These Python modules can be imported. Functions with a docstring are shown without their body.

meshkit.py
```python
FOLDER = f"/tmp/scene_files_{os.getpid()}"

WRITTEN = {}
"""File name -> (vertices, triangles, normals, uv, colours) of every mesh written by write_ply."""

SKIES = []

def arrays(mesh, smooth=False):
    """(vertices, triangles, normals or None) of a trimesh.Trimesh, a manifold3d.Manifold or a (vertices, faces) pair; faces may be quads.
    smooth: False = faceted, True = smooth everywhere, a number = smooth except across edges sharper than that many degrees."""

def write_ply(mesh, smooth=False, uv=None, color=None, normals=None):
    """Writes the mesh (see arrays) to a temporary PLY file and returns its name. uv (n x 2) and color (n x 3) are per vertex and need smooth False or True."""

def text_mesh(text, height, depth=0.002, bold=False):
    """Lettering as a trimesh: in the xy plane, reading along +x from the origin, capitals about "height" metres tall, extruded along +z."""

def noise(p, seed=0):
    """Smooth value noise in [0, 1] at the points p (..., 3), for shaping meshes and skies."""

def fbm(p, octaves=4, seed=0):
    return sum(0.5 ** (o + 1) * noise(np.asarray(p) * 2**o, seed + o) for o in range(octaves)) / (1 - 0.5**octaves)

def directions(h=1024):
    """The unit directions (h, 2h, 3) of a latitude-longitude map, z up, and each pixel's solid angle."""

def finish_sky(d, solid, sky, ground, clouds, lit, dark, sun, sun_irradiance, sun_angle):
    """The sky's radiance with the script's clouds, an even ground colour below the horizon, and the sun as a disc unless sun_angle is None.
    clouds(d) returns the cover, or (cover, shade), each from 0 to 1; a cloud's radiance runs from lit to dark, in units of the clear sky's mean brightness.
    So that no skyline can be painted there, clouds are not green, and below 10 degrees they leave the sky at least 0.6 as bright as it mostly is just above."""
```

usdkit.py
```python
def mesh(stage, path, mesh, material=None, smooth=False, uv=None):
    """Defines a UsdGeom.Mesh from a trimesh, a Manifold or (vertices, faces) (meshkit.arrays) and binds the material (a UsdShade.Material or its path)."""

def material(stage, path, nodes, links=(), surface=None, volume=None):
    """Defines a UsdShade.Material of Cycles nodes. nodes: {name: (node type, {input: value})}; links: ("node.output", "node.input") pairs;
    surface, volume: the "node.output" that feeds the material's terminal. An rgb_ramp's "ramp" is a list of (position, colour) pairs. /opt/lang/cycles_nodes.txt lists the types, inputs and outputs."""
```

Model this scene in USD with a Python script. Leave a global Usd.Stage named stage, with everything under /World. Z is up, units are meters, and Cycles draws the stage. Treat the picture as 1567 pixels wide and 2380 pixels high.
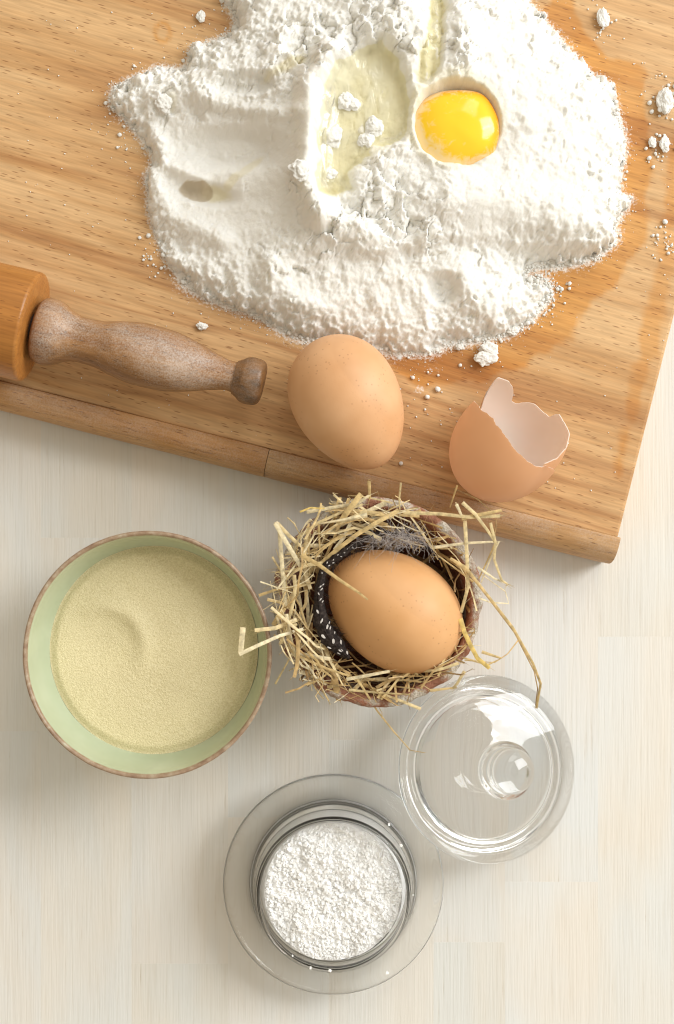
import math, random
import numpy as np, trimesh
import usdkit, meshkit
from pxr import Usd, UsdGeom, UsdLux, UsdShade, Gf, Sdf, Vt
from scipy import ndimage
from scipy.spatial import cKDTree
import shapely
from shapely.geometry import Polygon

stage = Usd.Stage.CreateInMemory()
UsdGeom.SetStageUpAxis(stage, 'Z'); UsdGeom.SetStageMetersPerUnit(stage, 1.0)
UsdGeom.Xform.Define(stage, '/World'); UsdGeom.Scope.Define(stage, '/World/Looks')
rng = np.random.default_rng(7); random.seed(7)

# ------------------------------------------------------------------ camera and light
HC, S0 = 620.0, 5.2                       # camera height (mm) above the table, photo units per mm on the table
cam = UsdGeom.Camera.Define(stage, '/World/camera')
cam.AddTranslateOp().Set(Gf.Vec3d(0, 0, HC / 1000))
cam.CreateHorizontalApertureAttr(24.0); cam.CreateVerticalApertureAttr(24.0 * 1024 / 674)
cam.CreateFocalLengthAttr(24.0 * HC / (1567 / S0))
cam.CreateFStopAttr(9.0); cam.CreateFocusDistanceAttr((HC - 36) / 1000)
cam.CreateClippingRangeAttr(Gf.Vec2f(0.02, 50))
cam.CreateExposureAttr(0.0)

def rect_light(name, az, el, dist, w, h, inten, col, tgt=(0, 0, .02)):
    d = Gf.Vec3d(math.cos(math.radians(el)) * math.cos(math.radians(az)), math.cos(math.radians(el)) * math.sin(math.radians(az)), math.sin(math.radians(el)))
    L = UsdLux.RectLight.Define(stage, '/World/' + name)
    m = Gf.Matrix4d().SetLookAt(Gf.Vec3d(*tgt) + d * dist, Gf.Vec3d(*tgt), Gf.Vec3d(0, 0, 1)).GetInverse()
    L.AddTransformOp().Set(m)
    L.CreateWidthAttr(w); L.CreateHeightAttr(h); L.CreateIntensityAttr(inten); L.CreateColorAttr(Gf.Vec3f(*col))
    L.GetPrim().SetCustomDataByKey('kind', 'structure')
for saz in (18.6, 31.4):                    # the window's two sashes
    rect_light('window_light' if saz < 20 else 'window_light_001', saz, 33, 2.1, .43, 1.25, 11.6, (.965, .985, 1))
rect_light('side_window_light', 64, 37, 2.2, .85, 1.25, 3.1, (.965, .985, 1))
dome = UsdLux.DomeLight.Define(stage, '/World/sky'); dome.CreateIntensityAttr(1.0)
dome.GetPrim().SetCustomDataByKey('kind', 'structure')
dm = usdkit.material(stage, '/World/Looks/room_ambience', {     # the room: paler towards the windows, dimmer away from them
    't': ('texture_coordinate', {}), 'd': ('vector_math', {'math_type': 'dot_product', 'vector2': (.72, .42, .55)}), 'n': ('noise_texture', {'scale': 1.3, 'detail': 1.0}),
    'a': ('math', {'math_type': 'multiply_add', 'value2': .8}), 'r': ('rgb_ramp', {'ramp': [(0.0, (.17, .135, .095)), (.38, (.41, .34, .245)), (.62, (.60, .535, .43)), (1.0, (.82, .79, .72))]}),
    'm': ('map_range', {'from_min': -.8, 'from_max': 1.6}), 'b': ('background_shader', {'strength': 1.0})},
    [('t.generated', 'd.vector1'), ('t.generated', 'n.vector'), ('n.fac', 'a.value1'), ('d.value', 'a.value3'), ('a.value', 'm.value'), ('m.result', 'r.fac'), ('r.color', 'b.color')], surface='b.background')
UsdShade.MaterialBindingAPI.Apply(dome.GetPrim()).Bind(dm)

# ------------------------------------------------------------------ helpers
def P(px, py, z):                          # a place in the picture at height z (mm) -> metres
    s = S0 * HC / (HC - z)
    return np.array([(px - 783.5) / s, -(py - 1190) / s, z]) / 1000
used = {}
def path_for(name, parent):
    base = (str(parent.GetPath()) if parent is not None else '/World') + '/' + name
    k = used.get(base, 0); used[base] = k + 1
    return base if k == 0 else f'{base}_{k:03d}'
def tag(prim, label=None, cat=None, group=None, kind=None):
    for k, v in (('label', label), ('category', cat), ('group', group), ('kind', kind)):
        if v: prim.SetCustomDataByKey(k, v)
    return prim
def obj(name, mesh, mat, parent=None, smooth=True, mask=None, loc=None):
    p = path_for(name, parent)
    v, f = (mesh.vertices, mesh.faces) if hasattr(mesh, 'faces') else mesh
    v, f = np.asarray(v, float), np.asarray(f, int)
    if f.shape[1] == 4: f = tri(f)
    ids = np.unique(f)
    if len(ids) < len(v):                  # leave no loose points
        new = np.zeros(len(v), int); new[ids] = np.arange(len(ids)); v, f = v[ids], new[f]
        if mask is not None: mask = np.asarray(mask)[ids]
    mesh = trimesh.Trimesh(v, f, process=False)
    m = usdkit.mesh(stage, p, mesh, mat, smooth=smooth)
    if mask is not None:
        UsdGeom.PrimvarsAPI(m).CreatePrimvar('mask', Sdf.ValueTypeNames.Color3fArray, 'vertex').Set(Vt.Vec3fArray.FromNumpy(np.asarray(mask, np.float32)))
    return m.GetPrim()
def thing(name, label, cat, loc=(0, 0, 0), group=None, kind=None):
    x = UsdGeom.Xform.Define(stage, path_for(name, None))
    x.AddTranslateOp().Set(Gf.Vec3d(*map(float, loc)))
    return tag(x.GetPrim(), label, cat, group, kind)
def smst(a, b, x):
    t = np.clip((x - a) / (b - a), 0, 1); return t * t * (3 - 2 * t)
def grid_faces(n, m, wrap=False):          # n rows, m columns
    i, j = np.meshgrid(np.arange(n - 1), np.arange(m if wrap else m - 1), indexing='ij')
    a = i * m + j; b = i * m + (j + 1) % m; c = (i + 1) * m + (j + 1) % m; d = (i + 1) * m + j
    return np.stack([a, b, c, d], -1).reshape(-1, 4)
def tri(q): return np.vstack([q[:, [0, 1, 2]], q[:, [0, 2, 3]]])
def revolve(prof, n=128, close=False):     # (r, z) pairs -> surface about z; first/last r = 0 allowed
    prof = np.asarray(prof, float)
    if close: prof = np.vstack([prof, prof[:1]])
    a = np.linspace(0, 2 * np.pi, n, endpoint=False)
    v = np.stack([prof[:, 0, None] * np.cos(a), prof[:, 0, None] * np.sin(a), np.repeat(prof[:, 1, None], n, 1)], -1).reshape(-1, 3)
    f = tri(grid_faces(len(prof), n, True))
    t = trimesh.Trimesh(v, f, process=False); t.merge_vertices(digits_vertex=8)
    t.update_faces(t.nondegenerate_faces()); t.remove_unreferenced_vertices()
    return t
def place(m, c): return trimesh.Trimesh((np.array(m.vertices) + [c[0], c[1], 0]) / 1000, m.faces, process=False)
def curve(pts, n):                         # smooth (Catmull-Rom) interpolation of points
    pts = np.asarray(pts, float); d = np.r_[0, np.cumsum(np.linalg.norm(np.diff(pts, axis=0), axis=1))]
    from scipy.interpolate import PchipInterpolator
    return PchipInterpolator(d, pts, axis=0)(np.linspace(0, d[-1], n))
def rot_to(axis):                          # matrix whose z column is the axis
    w = np.asarray(axis, float); w = w / np.linalg.norm(w)
    h = np.array([0, 0, 1.]) if abs(w[2]) < .95 else np.array([1., 0, 0])
    u = np.cross(h, w); u /= np.linalg.norm(u)
    return np.stack([u, np.cross(w, u), w], 1)
def lump(r, seed, sub=2, rough=.35, flat=.8):
    t = trimesh.creation.icosphere(subdivisions=sub, radius=1.0); v = np.array(t.vertices)
    k = meshkit.fbm(v * 1.6 + seed * 3.1, 3, seed); k2 = meshkit.noise(v * 5 + seed, seed + 9)
    v = v * (1 + rough * 2 * (k - .5) + .12 * (k2 - .5))[:, None] * r; v[:, 2] *= flat
    return trimesh.Trimesh(v, t.faces, process=False)

# ------------------------------------------------------------------ materials
def M(name, nodes, links, surface='p.BSDF', **k): return usdkit.material(stage, '/World/Looks/' + name, nodes, links, surface=surface, **k)
def plain(name, col, rough=.5, **k): return M(name, {'p': ('principled_bsdf', dict(base_color=col, roughness=rough, **k))}, [])

def wood(name, ang, light, dark, pore, stain=None, dust=(.86, .84, .80), streak=(7, 85), rough=.5, masks=False, dusty=0.0, pore_amt=.68, seed=0.0, bands=.5):
    n = {'g': ('geometry', {}),
         'r': ('mapping', {'mapping_type': 'point', 'rotation': (0, 0, ang), 'location': (seed, seed * .7, seed * .3)}),
         's1': ('mapping', {'mapping_type': 'point', 'scale': (streak[0], streak[1], streak[1])}),
         's2': ('mapping', {'mapping_type': 'point', 'scale': (125, 880, 880)}),
         's3': ('mapping', {'mapping_type': 'point', 'scale': (60, 900, 900)}),
         's4': ('mapping', {'mapping_type': 'point', 'scale': (2.0, 34, 34)}),
         'n1': ('noise_texture', {'scale': 1.0, 'detail': 4.0, 'roughness': .55, 'distortion': .7}),
         'n4': ('noise_texture', {'scale': 1.0, 'detail': 2.0, 'distortion': 1.2}),
         'n3': ('noise_texture', {'scale': 1.0, 'detail': 2.0}),
         'v': ('voronoi_texture', {'scale': 1.0}),
         'r1': ('rgb_ramp', {'ramp': [(.28, dark), (.52, tuple(.35 * a + .65 * b for a, b in zip(dark, light))), (.72, light)]}),
         'r4': ('rgb_ramp', {'ramp': [(.47, (1, 1, 1)), (.55, (.84, .74, .62)), (.60, (.60, .43, .30)), (.65, (.90, .83, .76)), (.8, (1, 1, 1))]}),
         'm4': ('mix_color', {'blend_type': 'multiply', 'fac': bands}),
         'r3': ('map_range', {'from_min': .3, 'from_max': .7, 'to_min': .84, 'to_max': 1.10}),
         'm3': ('mix_color', {'blend_type': 'multiply', 'fac': 1.0, 'use_clamp': False}),
         'rv': ('map_range', {'from_min': .13, 'from_max': .24, 'to_min': pore_amt, 'to_max': 0.0, 'clamp': True}),
         'mv': ('mix_color', {'b': pore}),
         'bp': ('bump', {'strength': .25, 'distance': .0004}),
         'p': ('principled_bsdf', {'roughness': rough, 'specular_ior_level': .35})}
    l = [('g.position', 'r.vector'), ('r.vector', 's1.vector'), ('r.vector', 's2.vector'), ('r.vector', 's3.vector'), ('r.vector', 's4.vector'),
         ('s1.vector', 'n1.vector'), ('s2.vector', 'v.vector'), ('s3.vector', 'n3.vector'), ('s4.vector', 'n4.vector'),
         ('n1.fac', 'r1.fac'), ('n4.fac', 'r4.fac'), ('r1.color', 'm4.a'), ('r4.color', 'm4.b'), ('n3.fac', 'r3.value'),
         ('m4.result', 'm3.a'), ('r3.result', 'm3.b'), ('m3.result', 'mv.a'), ('v.distance', 'rv.value'), ('rv.result', 'mv.fac'),
         ('n3.fac', 'bp.height'), ('bp.normal', 'p.normal')]
    out = 'mv.result'
    if masks:                              # r: oily stain, g: flour dust
        n.update({'at': ('attribute', {'attribute': 'mask'}), 'sp': ('separate_color', {'color_type': 'rgb'}),
                  'ms': ('mix_color', {'blend_type': 'multiply', 'b': stain}),
                  'dn': ('noise_texture', {'scale': 900.0, 'detail': 3.0, 'roughness': .65}),
                  'da': ('math', {'math_type': 'multiply_add', 'value2': 1.0, 'value3': -.5}),
                  'dq': ('math', {'math_type': 'add'}),
                  'dr': ('map_range', {'from_min': .42, 'from_max': .75, 'to_min': 0.0, 'to_max': .92, 'clamp': True}),
                  'md': ('mix_color', {'b': dust})})
        l += [('at.color', 'sp.color'), ('sp.r', 'ms.fac'), (out, 'ms.a'), ('g.position', 'dn.vector'), ('dn.fac', 'da.value1'),
              ('da.value', 'dq.value1'), ('sp.g', 'dq.value2'), ('dq.value', 'dr.value'), ('dr.result', 'md.fac'), ('ms.result', 'md.a')]
        out = 'md.result'
    if dusty:
        n.update({'dn': ('noise_texture', {'scale': 1400.0, 'detail': 2.0, 'roughness': .7}), 'dn2': ('noise_texture', {'scale': 55.0, 'detail': 3.0}),
                  'da': ('math', {'math_type': 'multiply'}), 'dg': ('separate_xyz', {}), 'dz': ('map_range', {'from_min': .1, 'from_max': .9, 'to_min': .55, 'to_max': 1.1, 'clamp': True}),
                  'db': ('math', {'math_type': 'multiply'}),
                  'dr': ('map_range', {'from_min': .17, 'from_max': .46, 'to_min': 0.0, 'to_max': dusty, 'clamp': True}),
                  'md': ('mix_color', {'b': dust})})
        l += [('g.position', 'dn.vector'), ('g.position', 'dn2.vector'), ('dn.fac', 'da.value1'), ('dn2.fac', 'da.value2'), ('g.normal', 'dg.vector'), ('dg.z', 'dz.value'),
              ('da.value', 'db.value1'), ('dz.result', 'db.value2'), ('db.value', 'dr.value'), ('dr.result', 'md.fac'), (out, 'md.a')]
        out = 'md.result'
    return M(name, n, l + [(out, 'p.base_color')])

BA = math.radians(14.2)                    # the board's turn
beech = wood('oiled_beech', BA + .03, (.665, .435, .22), (.50, .275, .11), (.21, .085, .028), stain=(.93, .70, .36), masks=True, streak=(6, 90), bands=.62)
beech_strip = wood('orange_beech_strip', BA, (.52, .29, .115), (.36, .165, .055), (.16, .06, .02), dusty=.16, seed=.31, bands=.4)
beech_strip2 = wood('grey_brown_beech_strip', BA, (.54, .335, .16), (.41, .225, .09), (.15, .07, .03), dusty=.20, seed=.77, bands=.4)
pin_barrel = wood('rolling_pin_varnish', BA, (.46, .20, .048), (.33, .125, .026), (.15, .05, .012), rough=.32, seed=.13, bands=.3, pore_amt=.6)
pin_handle = wood('worn_dusty_handle_wood', BA, (.38, .205, .088), (.20, .095, .036), (.09, .04, .018), rough=.45, dusty=.33, seed=.52, bands=.4, streak=(12, 120))
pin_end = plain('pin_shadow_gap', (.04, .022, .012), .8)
pin_knob = wood('dark_worn_knob_wood', BA, (.24, .115, .04), (.075, .045, .026), (.04, .02, .01), rough=.4, dusty=.15, seed=.91, streak=(60, 160))

def stave_mat(i, tint):
    n = {'g': ('geometry', {}), 'o': ('mapping', {'location': (i * .37, i * .83, i * .1)}),
         's1': ('mapping', {'scale': (110, 6, 1)}), 's2': ('mapping', {'scale': (1050, 30, 1)}), 's3': ('mapping', {'scale': (26, 9, 1)}),
         'n1': ('noise_texture', {'scale': 1.0, 'detail': 4.0, 'roughness': .6, 'distortion': .4}),
         'n2': ('noise_texture', {'scale': 1.0, 'detail': 3.0, 'roughness': .6}),
         'n3': ('noise_texture', {'scale': 1.0, 'detail': 3.0, 'distortion': .5}),
         'r1': ('map_range', {'from_min': .3, 'from_max': .7, 'to_min': .97, 'to_max': 1.02}),
         'r2': ('rgb_ramp', {'ramp': [(.22, (.62, .52, .42)), (.31, (.95, .935, .91)), (.5, (1, 1, 1))]}),
         'r3': ('rgb_ramp', {'ramp': [(.34, (1.0, .955, .89)), (.64, (.965, .985, .99))]}),
         'm1': ('mix_color', {'blend_type': 'multiply', 'fac': 1.0, 'a': tint, 'use_clamp': False}),
         'm2': ('mix_color', {'blend_type': 'multiply', 'fac': .9}), 'm3': ('mix_color', {'blend_type': 'multiply', 'fac': 1.0}),
         'bp': ('bump', {'strength': .35, 'distance': .0005}),
         'vn': ('voronoi_texture', {'scale': 26.0}), 'vr': ('map_range', {'from_min': .012, 'from_max': .022, 'to_min': .75, 'to_max': 0.0, 'clamp': True}),
         'mk': ('mix_color', {'b': (.10, .06, .035)}),
         'p': ('principled_bsdf', {'roughness': .5, 'specular_ior_level': .3})}
    l = [('g.position', 'o.vector'), ('o.vector', 's1.vector'), ('o.vector', 's2.vector'), ('o.vector', 's3.vector'), ('s1.vector', 'n1.vector'), ('s2.vector', 'n2.vector'), ('s3.vector', 'n3.vector'),
         ('n1.fac', 'r1.value'), ('n2.fac', 'r2.fac'), ('n3.fac', 'r3.fac'), ('r1.result', 'm1.b'), ('m1.result', 'm2.a'), ('r2.color', 'm2.b'), ('m2.result', 'm3.a'), ('r3.color', 'm3.b'),
         ('n2.fac', 'bp.height'), ('bp.normal', 'p.normal'), ('o.vector', 'vn.vector'), ('vn.distance', 'vr.value'), ('vr.result', 'mk.fac'), ('m3.result', 'mk.a'), ('mk.result', 'p.base_color')]
    return M(f'whitewashed_stave_{i}', n, l)
stave_mats = [stave_mat(i, t) for i, t in enumerate([(.725, .71, .675), (.74, .725, .695), (.71, .695, .655), (.725, .715, .69), (.73, .705, .665)])]

flour = M('flour_powder', {'g': ('geometry', {}), 'at': ('attribute', {'attribute': 'mask'}), 'sp': ('separate_color', {'color_type': 'rgb'}),
     'n': ('noise_texture', {'scale': 1100.0, 'detail': 3.0, 'roughness': .7}), 'bp': ('bump', {'strength': .35, 'distance': .0005}),
     'm': ('mix_color', {'a': (.755, .745, .705), 'b': (.68, .61, .36)}), 'm2': ('mix_color', {'b': (.44, .36, .24)}),
     'p': ('principled_bsdf', {'roughness': .9, 'specular_ior_level': .08, 'subsurface_weight': .22, 'subsurface_scale': .0009, 'subsurface_radius': (1, .9, .7)})},
    [('g.position', 'n.vector'), ('n.fac', 'bp.height'), ('bp.normal', 'p.normal'), ('at.color', 'sp.color'), ('sp.r', 'm.fac'), ('m.result', 'm2.a'), ('sp.g', 'm2.fac'), ('m2.result', 'p.base_color')])
flour_crumb = M('flour_crumb_powder', {'g': ('geometry', {}), 'n': ('noise_texture', {'scale': 1100.0, 'detail': 3.0, 'roughness': .7}), 'bp': ('bump', {'strength': .5, 'distance': .0005}),
     'p': ('principled_bsdf', {'base_color': (.77, .76, .72), 'roughness': .9, 'specular_ior_level': .1})}, [('g.position', 'n.vector'), ('n.fac', 'bp.height'), ('bp.normal', 'p.normal')])
white_gel = M('egg_white_gel', {'g': ('geometry', {}), 'mp': ('mapping', {'rotation': (0, 0, .45), 'scale': (1.9, .6, 1)}), 'n': ('noise_texture', {'scale': 110.0, 'detail': 4.0, 'distortion': 1.6}), 'r': ('map_range', {'from_min': .32, 'from_max': .7, 'to_min': .06, 'to_max': .74, 'clamp': True}),
     'bp': ('bump', {'strength': .55, 'distance': .0012}), 't': ('transparent_bsdf', {'color': (.97, .955, .84)}), 'c': ('mix_color', {'a': (.80, .78, .62), 'b': (.66, .60, .36)}), 'n2': ('noise_texture', {'scale': 60.0, 'detail': 2.0}),
     'p': ('principled_bsdf', {'roughness': .10, 'specular_ior_level': .6}), 'gl': ('glossy_bsdf', {'roughness': .08, 'color': (1, 1, 1)}), 'fr': ('fresnel', {'IOR': 1.36}), 'x': ('mix_closure', {}), 'x2': ('mix_closure', {}), 'at': ('attribute', {'attribute': 'mask'}), 'ss': ('separate_color', {'color_type': 'rgb'}), 'k': ('math', {'math_type': 'multiply'}), 'k2': ('math', {'math_type': 'multiply'})},
    [('g.position', 'mp.vector'), ('mp.vector', 'n.vector'), ('g.position', 'n2.vector'), ('n2.fac', 'c.fac'), ('c.result', 'p.base_color'), ('n.fac', 'bp.height'), ('n.fac', 'r.value'), ('at.color', 'ss.color'), ('r.result', 'k.value1'), ('ss.r', 'k.value2'), ('k.value', 'x.fac'), ('fr.fac', 'k2.value1'), ('ss.r', 'k2.value2'), ('k2.value', 'x2.fac'), ('bp.normal', 'p.normal'), ('bp.normal', 'gl.normal'), ('bp.normal', 'fr.normal'),
     ('t.BSDF', 'x.closure1'), ('p.BSDF', 'x.closure2'), ('x.closure', 'x2.closure1'), ('gl.BSDF', 'x2.closure2')], surface='x2.closure')
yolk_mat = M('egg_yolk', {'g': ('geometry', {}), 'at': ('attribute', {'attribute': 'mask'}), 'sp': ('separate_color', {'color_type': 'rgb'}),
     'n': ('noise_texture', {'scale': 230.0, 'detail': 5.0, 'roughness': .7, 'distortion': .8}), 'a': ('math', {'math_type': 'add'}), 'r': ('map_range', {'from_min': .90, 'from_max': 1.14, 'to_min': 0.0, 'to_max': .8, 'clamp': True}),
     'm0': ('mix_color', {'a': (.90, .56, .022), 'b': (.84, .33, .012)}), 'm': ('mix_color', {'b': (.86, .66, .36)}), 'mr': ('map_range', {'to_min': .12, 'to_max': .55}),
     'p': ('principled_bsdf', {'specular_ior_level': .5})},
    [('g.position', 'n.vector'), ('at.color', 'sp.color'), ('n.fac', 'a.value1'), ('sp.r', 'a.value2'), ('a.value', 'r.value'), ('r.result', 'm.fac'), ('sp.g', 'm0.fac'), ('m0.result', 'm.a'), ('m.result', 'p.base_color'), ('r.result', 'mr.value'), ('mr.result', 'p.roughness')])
def eggshell(name, c1, c2, speck=.4):
    return M(name, {'g': ('geometry', {}), 'n': ('noise_texture', {'scale': 45.0, 'detail': 3.0}), 'n2': ('noise_texture', {'scale': 1900.0, 'detail': 2.0}), 'v': ('voronoi_texture', {'scale': 520.0}),
      'nm': ('noise_texture', {'scale': 70.0, 'detail': 2.0}), 'r': ('map_range', {'from_min': .3, 'from_max': .7}), 'c': ('mix_color', {'a': c1, 'b': c2}),
      'vr': ('map_range', {'from_min': .10, 'from_max': .24, 'to_min': speck, 'to_max': 0.0, 'clamp': True}), 'nr': ('map_range', {'from_min': .48, 'from_max': .62, 'clamp': True}), 'mm': ('math', {'math_type': 'multiply'}),
      'sp': ('mix_color', {'b': (.22, .09, .03)}), 'bp': ('bump', {'strength': .10, 'distance': .0004}),
      'p': ('principled_bsdf', {'roughness': .5, 'specular_ior_level': .36, 'subsurface_weight': 0.0})},
     [('g.position', 'n.vector'), ('g.position', 'n2.vector'), ('g.position', 'v.vector'), ('g.position', 'nm.vector'), ('n.fac', 'r.value'), ('r.result', 'c.fac'), ('v.distance', 'vr.value'), ('nm.fac', 'nr.value'),
      ('vr.result', 'mm.value1'), ('nr.result', 'mm.value2'), ('mm.value', 'sp.fac'), ('c.result', 'sp.a'), ('sp.result', 'p.base_color'), ('n2.fac', 'bp.height'), ('bp.normal', 'p.normal')])
egg_mat = eggshell('brown_eggshell', (.61, .325, .15), (.70, .41, .215))
egg_mat2 = eggshell('orange_brown_eggshell', (.60, .315, .125), (.68, .385, .18))
shell_mat = eggshell('cracked_brown_eggshell', (.64, .345, .18), (.69, .40, .235), .3)
shell_thin = M('thin_translucent_eggshell', {'g': ('geometry', {}), 'n': ('noise_texture', {'scale': 45.0, 'detail': 3.0}), 'r': ('map_range', {'from_min': .3, 'from_max': .7}), 'c': ('mix_color', {'a': (.64, .345, .175), 'b': (.70, .405, .23)}), 'n2': ('noise_texture', {'scale': 1900.0, 'detail': 2.0}), 'bp': ('bump', {'strength': .1, 'distance': .0004}),
     'p': ('principled_bsdf', {'roughness': .5, 'specular_ior_level': .36}), 't': ('translucent_bsdf', {'color': (.98, .70, .46)}), 'x': ('mix_closure', {'fac': .34})}, [('g.position', 'n.vector'), ('g.position', 'n2.vector'), ('n.fac', 'r.value'), ('r.result', 'c.fac'), ('c.result', 'p.base_color'), ('n2.fac', 'bp.height'), ('bp.normal', 'p.normal'), ('p.BSDF', 'x.closure1'), ('t.BSDF', 'x.closure2')], surface='x.closure')
lining = M('eggshell_lining', {'g': ('geometry', {}), 'n': ('noise_texture', {'scale': 120.0, 'detail': 3.0}), 'c': ('mix_color', {'a': (.84, .77, .68), 'b': (.88, .83, .77)}),
     't': ('translucent_bsdf', {'color': (.95, .80, .68)}), 'p': ('principled_bsdf', {'roughness': .35, 'specular_ior_level': .4}), 'x': ('mix_closure', {'fac': .38})},
    [('g.position', 'n.vector'), ('n.fac', 'c.fac'), ('c.result', 'p.base_color'), ('p.BSDF', 'x.closure1'), ('t.BSDF', 'x.closure2')], surface='x.closure')
celadon = M('celadon_glaze', {'g': ('geometry', {}), 'n': ('noise_texture', {'scale': 60.0, 'detail': 3.0}), 'r': ('map_range', {'from_min': .3, 'from_max': .7}), 'c': ('mix_color', {'a': (.40, .46, .31), 'b': (.455, .51, .365)}),
     'p': ('principled_bsdf', {'roughness': .14, 'specular_ior_level': .5, 'coat_weight': .3})}, [('g.position', 'n.vector'), ('n.fac', 'r.value'), ('r.result', 'c.fac'), ('c.result', 'p.base_color')])
rim_mat = M('bare_clay_rim', {'g': ('geometry', {}), 'n': ('noise_texture', {'scale': 260.0, 'detail': 4.0, 'roughness': .65}), 'r': ('rgb_ramp', {'ramp': [(.28, (.20, .12, .075)), (.5, (.33, .225, .145)), (.66, (.42, .34, .24)), (.8, (.48, .49, .36))]}),
     'bp': ('bump', {'strength': .3, 'distance': .0006}), 'p': ('principled_bsdf', {'roughness': .38})}, [('g.position', 'n.vector'), ('n.fac', 'r.fac'), ('r.color', 'p.base_color'), ('n.fac', 'bp.height'), ('bp.normal', 'p.normal')])
def granular(name, c1, c2, sc, bump):
    return M(name, {'g': ('geometry', {}), 'n': ('noise_texture', {'scale': sc, 'detail': 2.0, 'roughness': .7}), 'n2': ('noise_texture', {'scale': 35.0, 'detail': 2.0}), 'r': ('map_range', {'from_min': .28, 'from_max': .72}), 'c': ('mix_color', {'a': c1, 'b': c2}),
      'r2': ('map_range', {'from_min': .3, 'from_max': .7, 'to_min': .95, 'to_max': 1.04}), 'm': ('mix_color', {'blend_type': 'multiply', 'fac': 1.0, 'use_clamp': False}), 'bp': ('bump', {'strength': bump, 'distance': .0007}), 'p': ('principled_bsdf', {'roughness': .7, 'specular_ior_level': .25})},
     [('g.position', 'n.vector'), ('g.position', 'n2.vector'), ('n.fac', 'r.value'), ('r.result', 'c.fac'), ('n2.fac', 'r2.value'), ('c.result', 'm.a'), ('r2.result', 'm.b'), ('m.result', 'p.base_color'), ('n.fac', 'bp.height'), ('bp.normal', 'p.normal')])
sugar_mat = granular('golden_sugar', (.61, .52, .28), (.81, .72, .46), 1500.0, .6)
salt_mat = M('coarse_salt', {'p': ('principled_bsdf', {'base_color': (.96, .96, .95), 'roughness': .5, 'subsurface_weight': .35, 'subsurface_scale': .0015, 'subsurface_radius': (1, 1, 1), 'specular_ior_level': .25})}, [])
def glass_mat(name, fac):
    return M(name, {'p': ('principled_bsdf', {'base_color': (.995, 1, .997), 'roughness': 0.0, 'ior': 1.46, 'transmission_weight': 1.0}), 't': ('transparent_bsdf', {'color': (.985, .99, .985)}), 'gl': ('glossy_bsdf', {'roughness': 0.0, 'color': (1, 1, 1)}),
    'fr': ('fresnel', {'IOR': 1.46}), 'a': ('mix_closure', {}), 'x': ('mix_closure', {'fac': fac})}, [('fr.fac', 'a.fac'), ('t.BSDF', 'a.closure1'), ('gl.BSDF', 'a.closure2'), ('p.BSDF', 'x.closure1'), ('a.closure', 'x.closure2')], surface='x.closure')
glass, lid_glass = glass_mat('clear_glass', .10), glass_mat('clear_lid_glass', .02)
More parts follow.
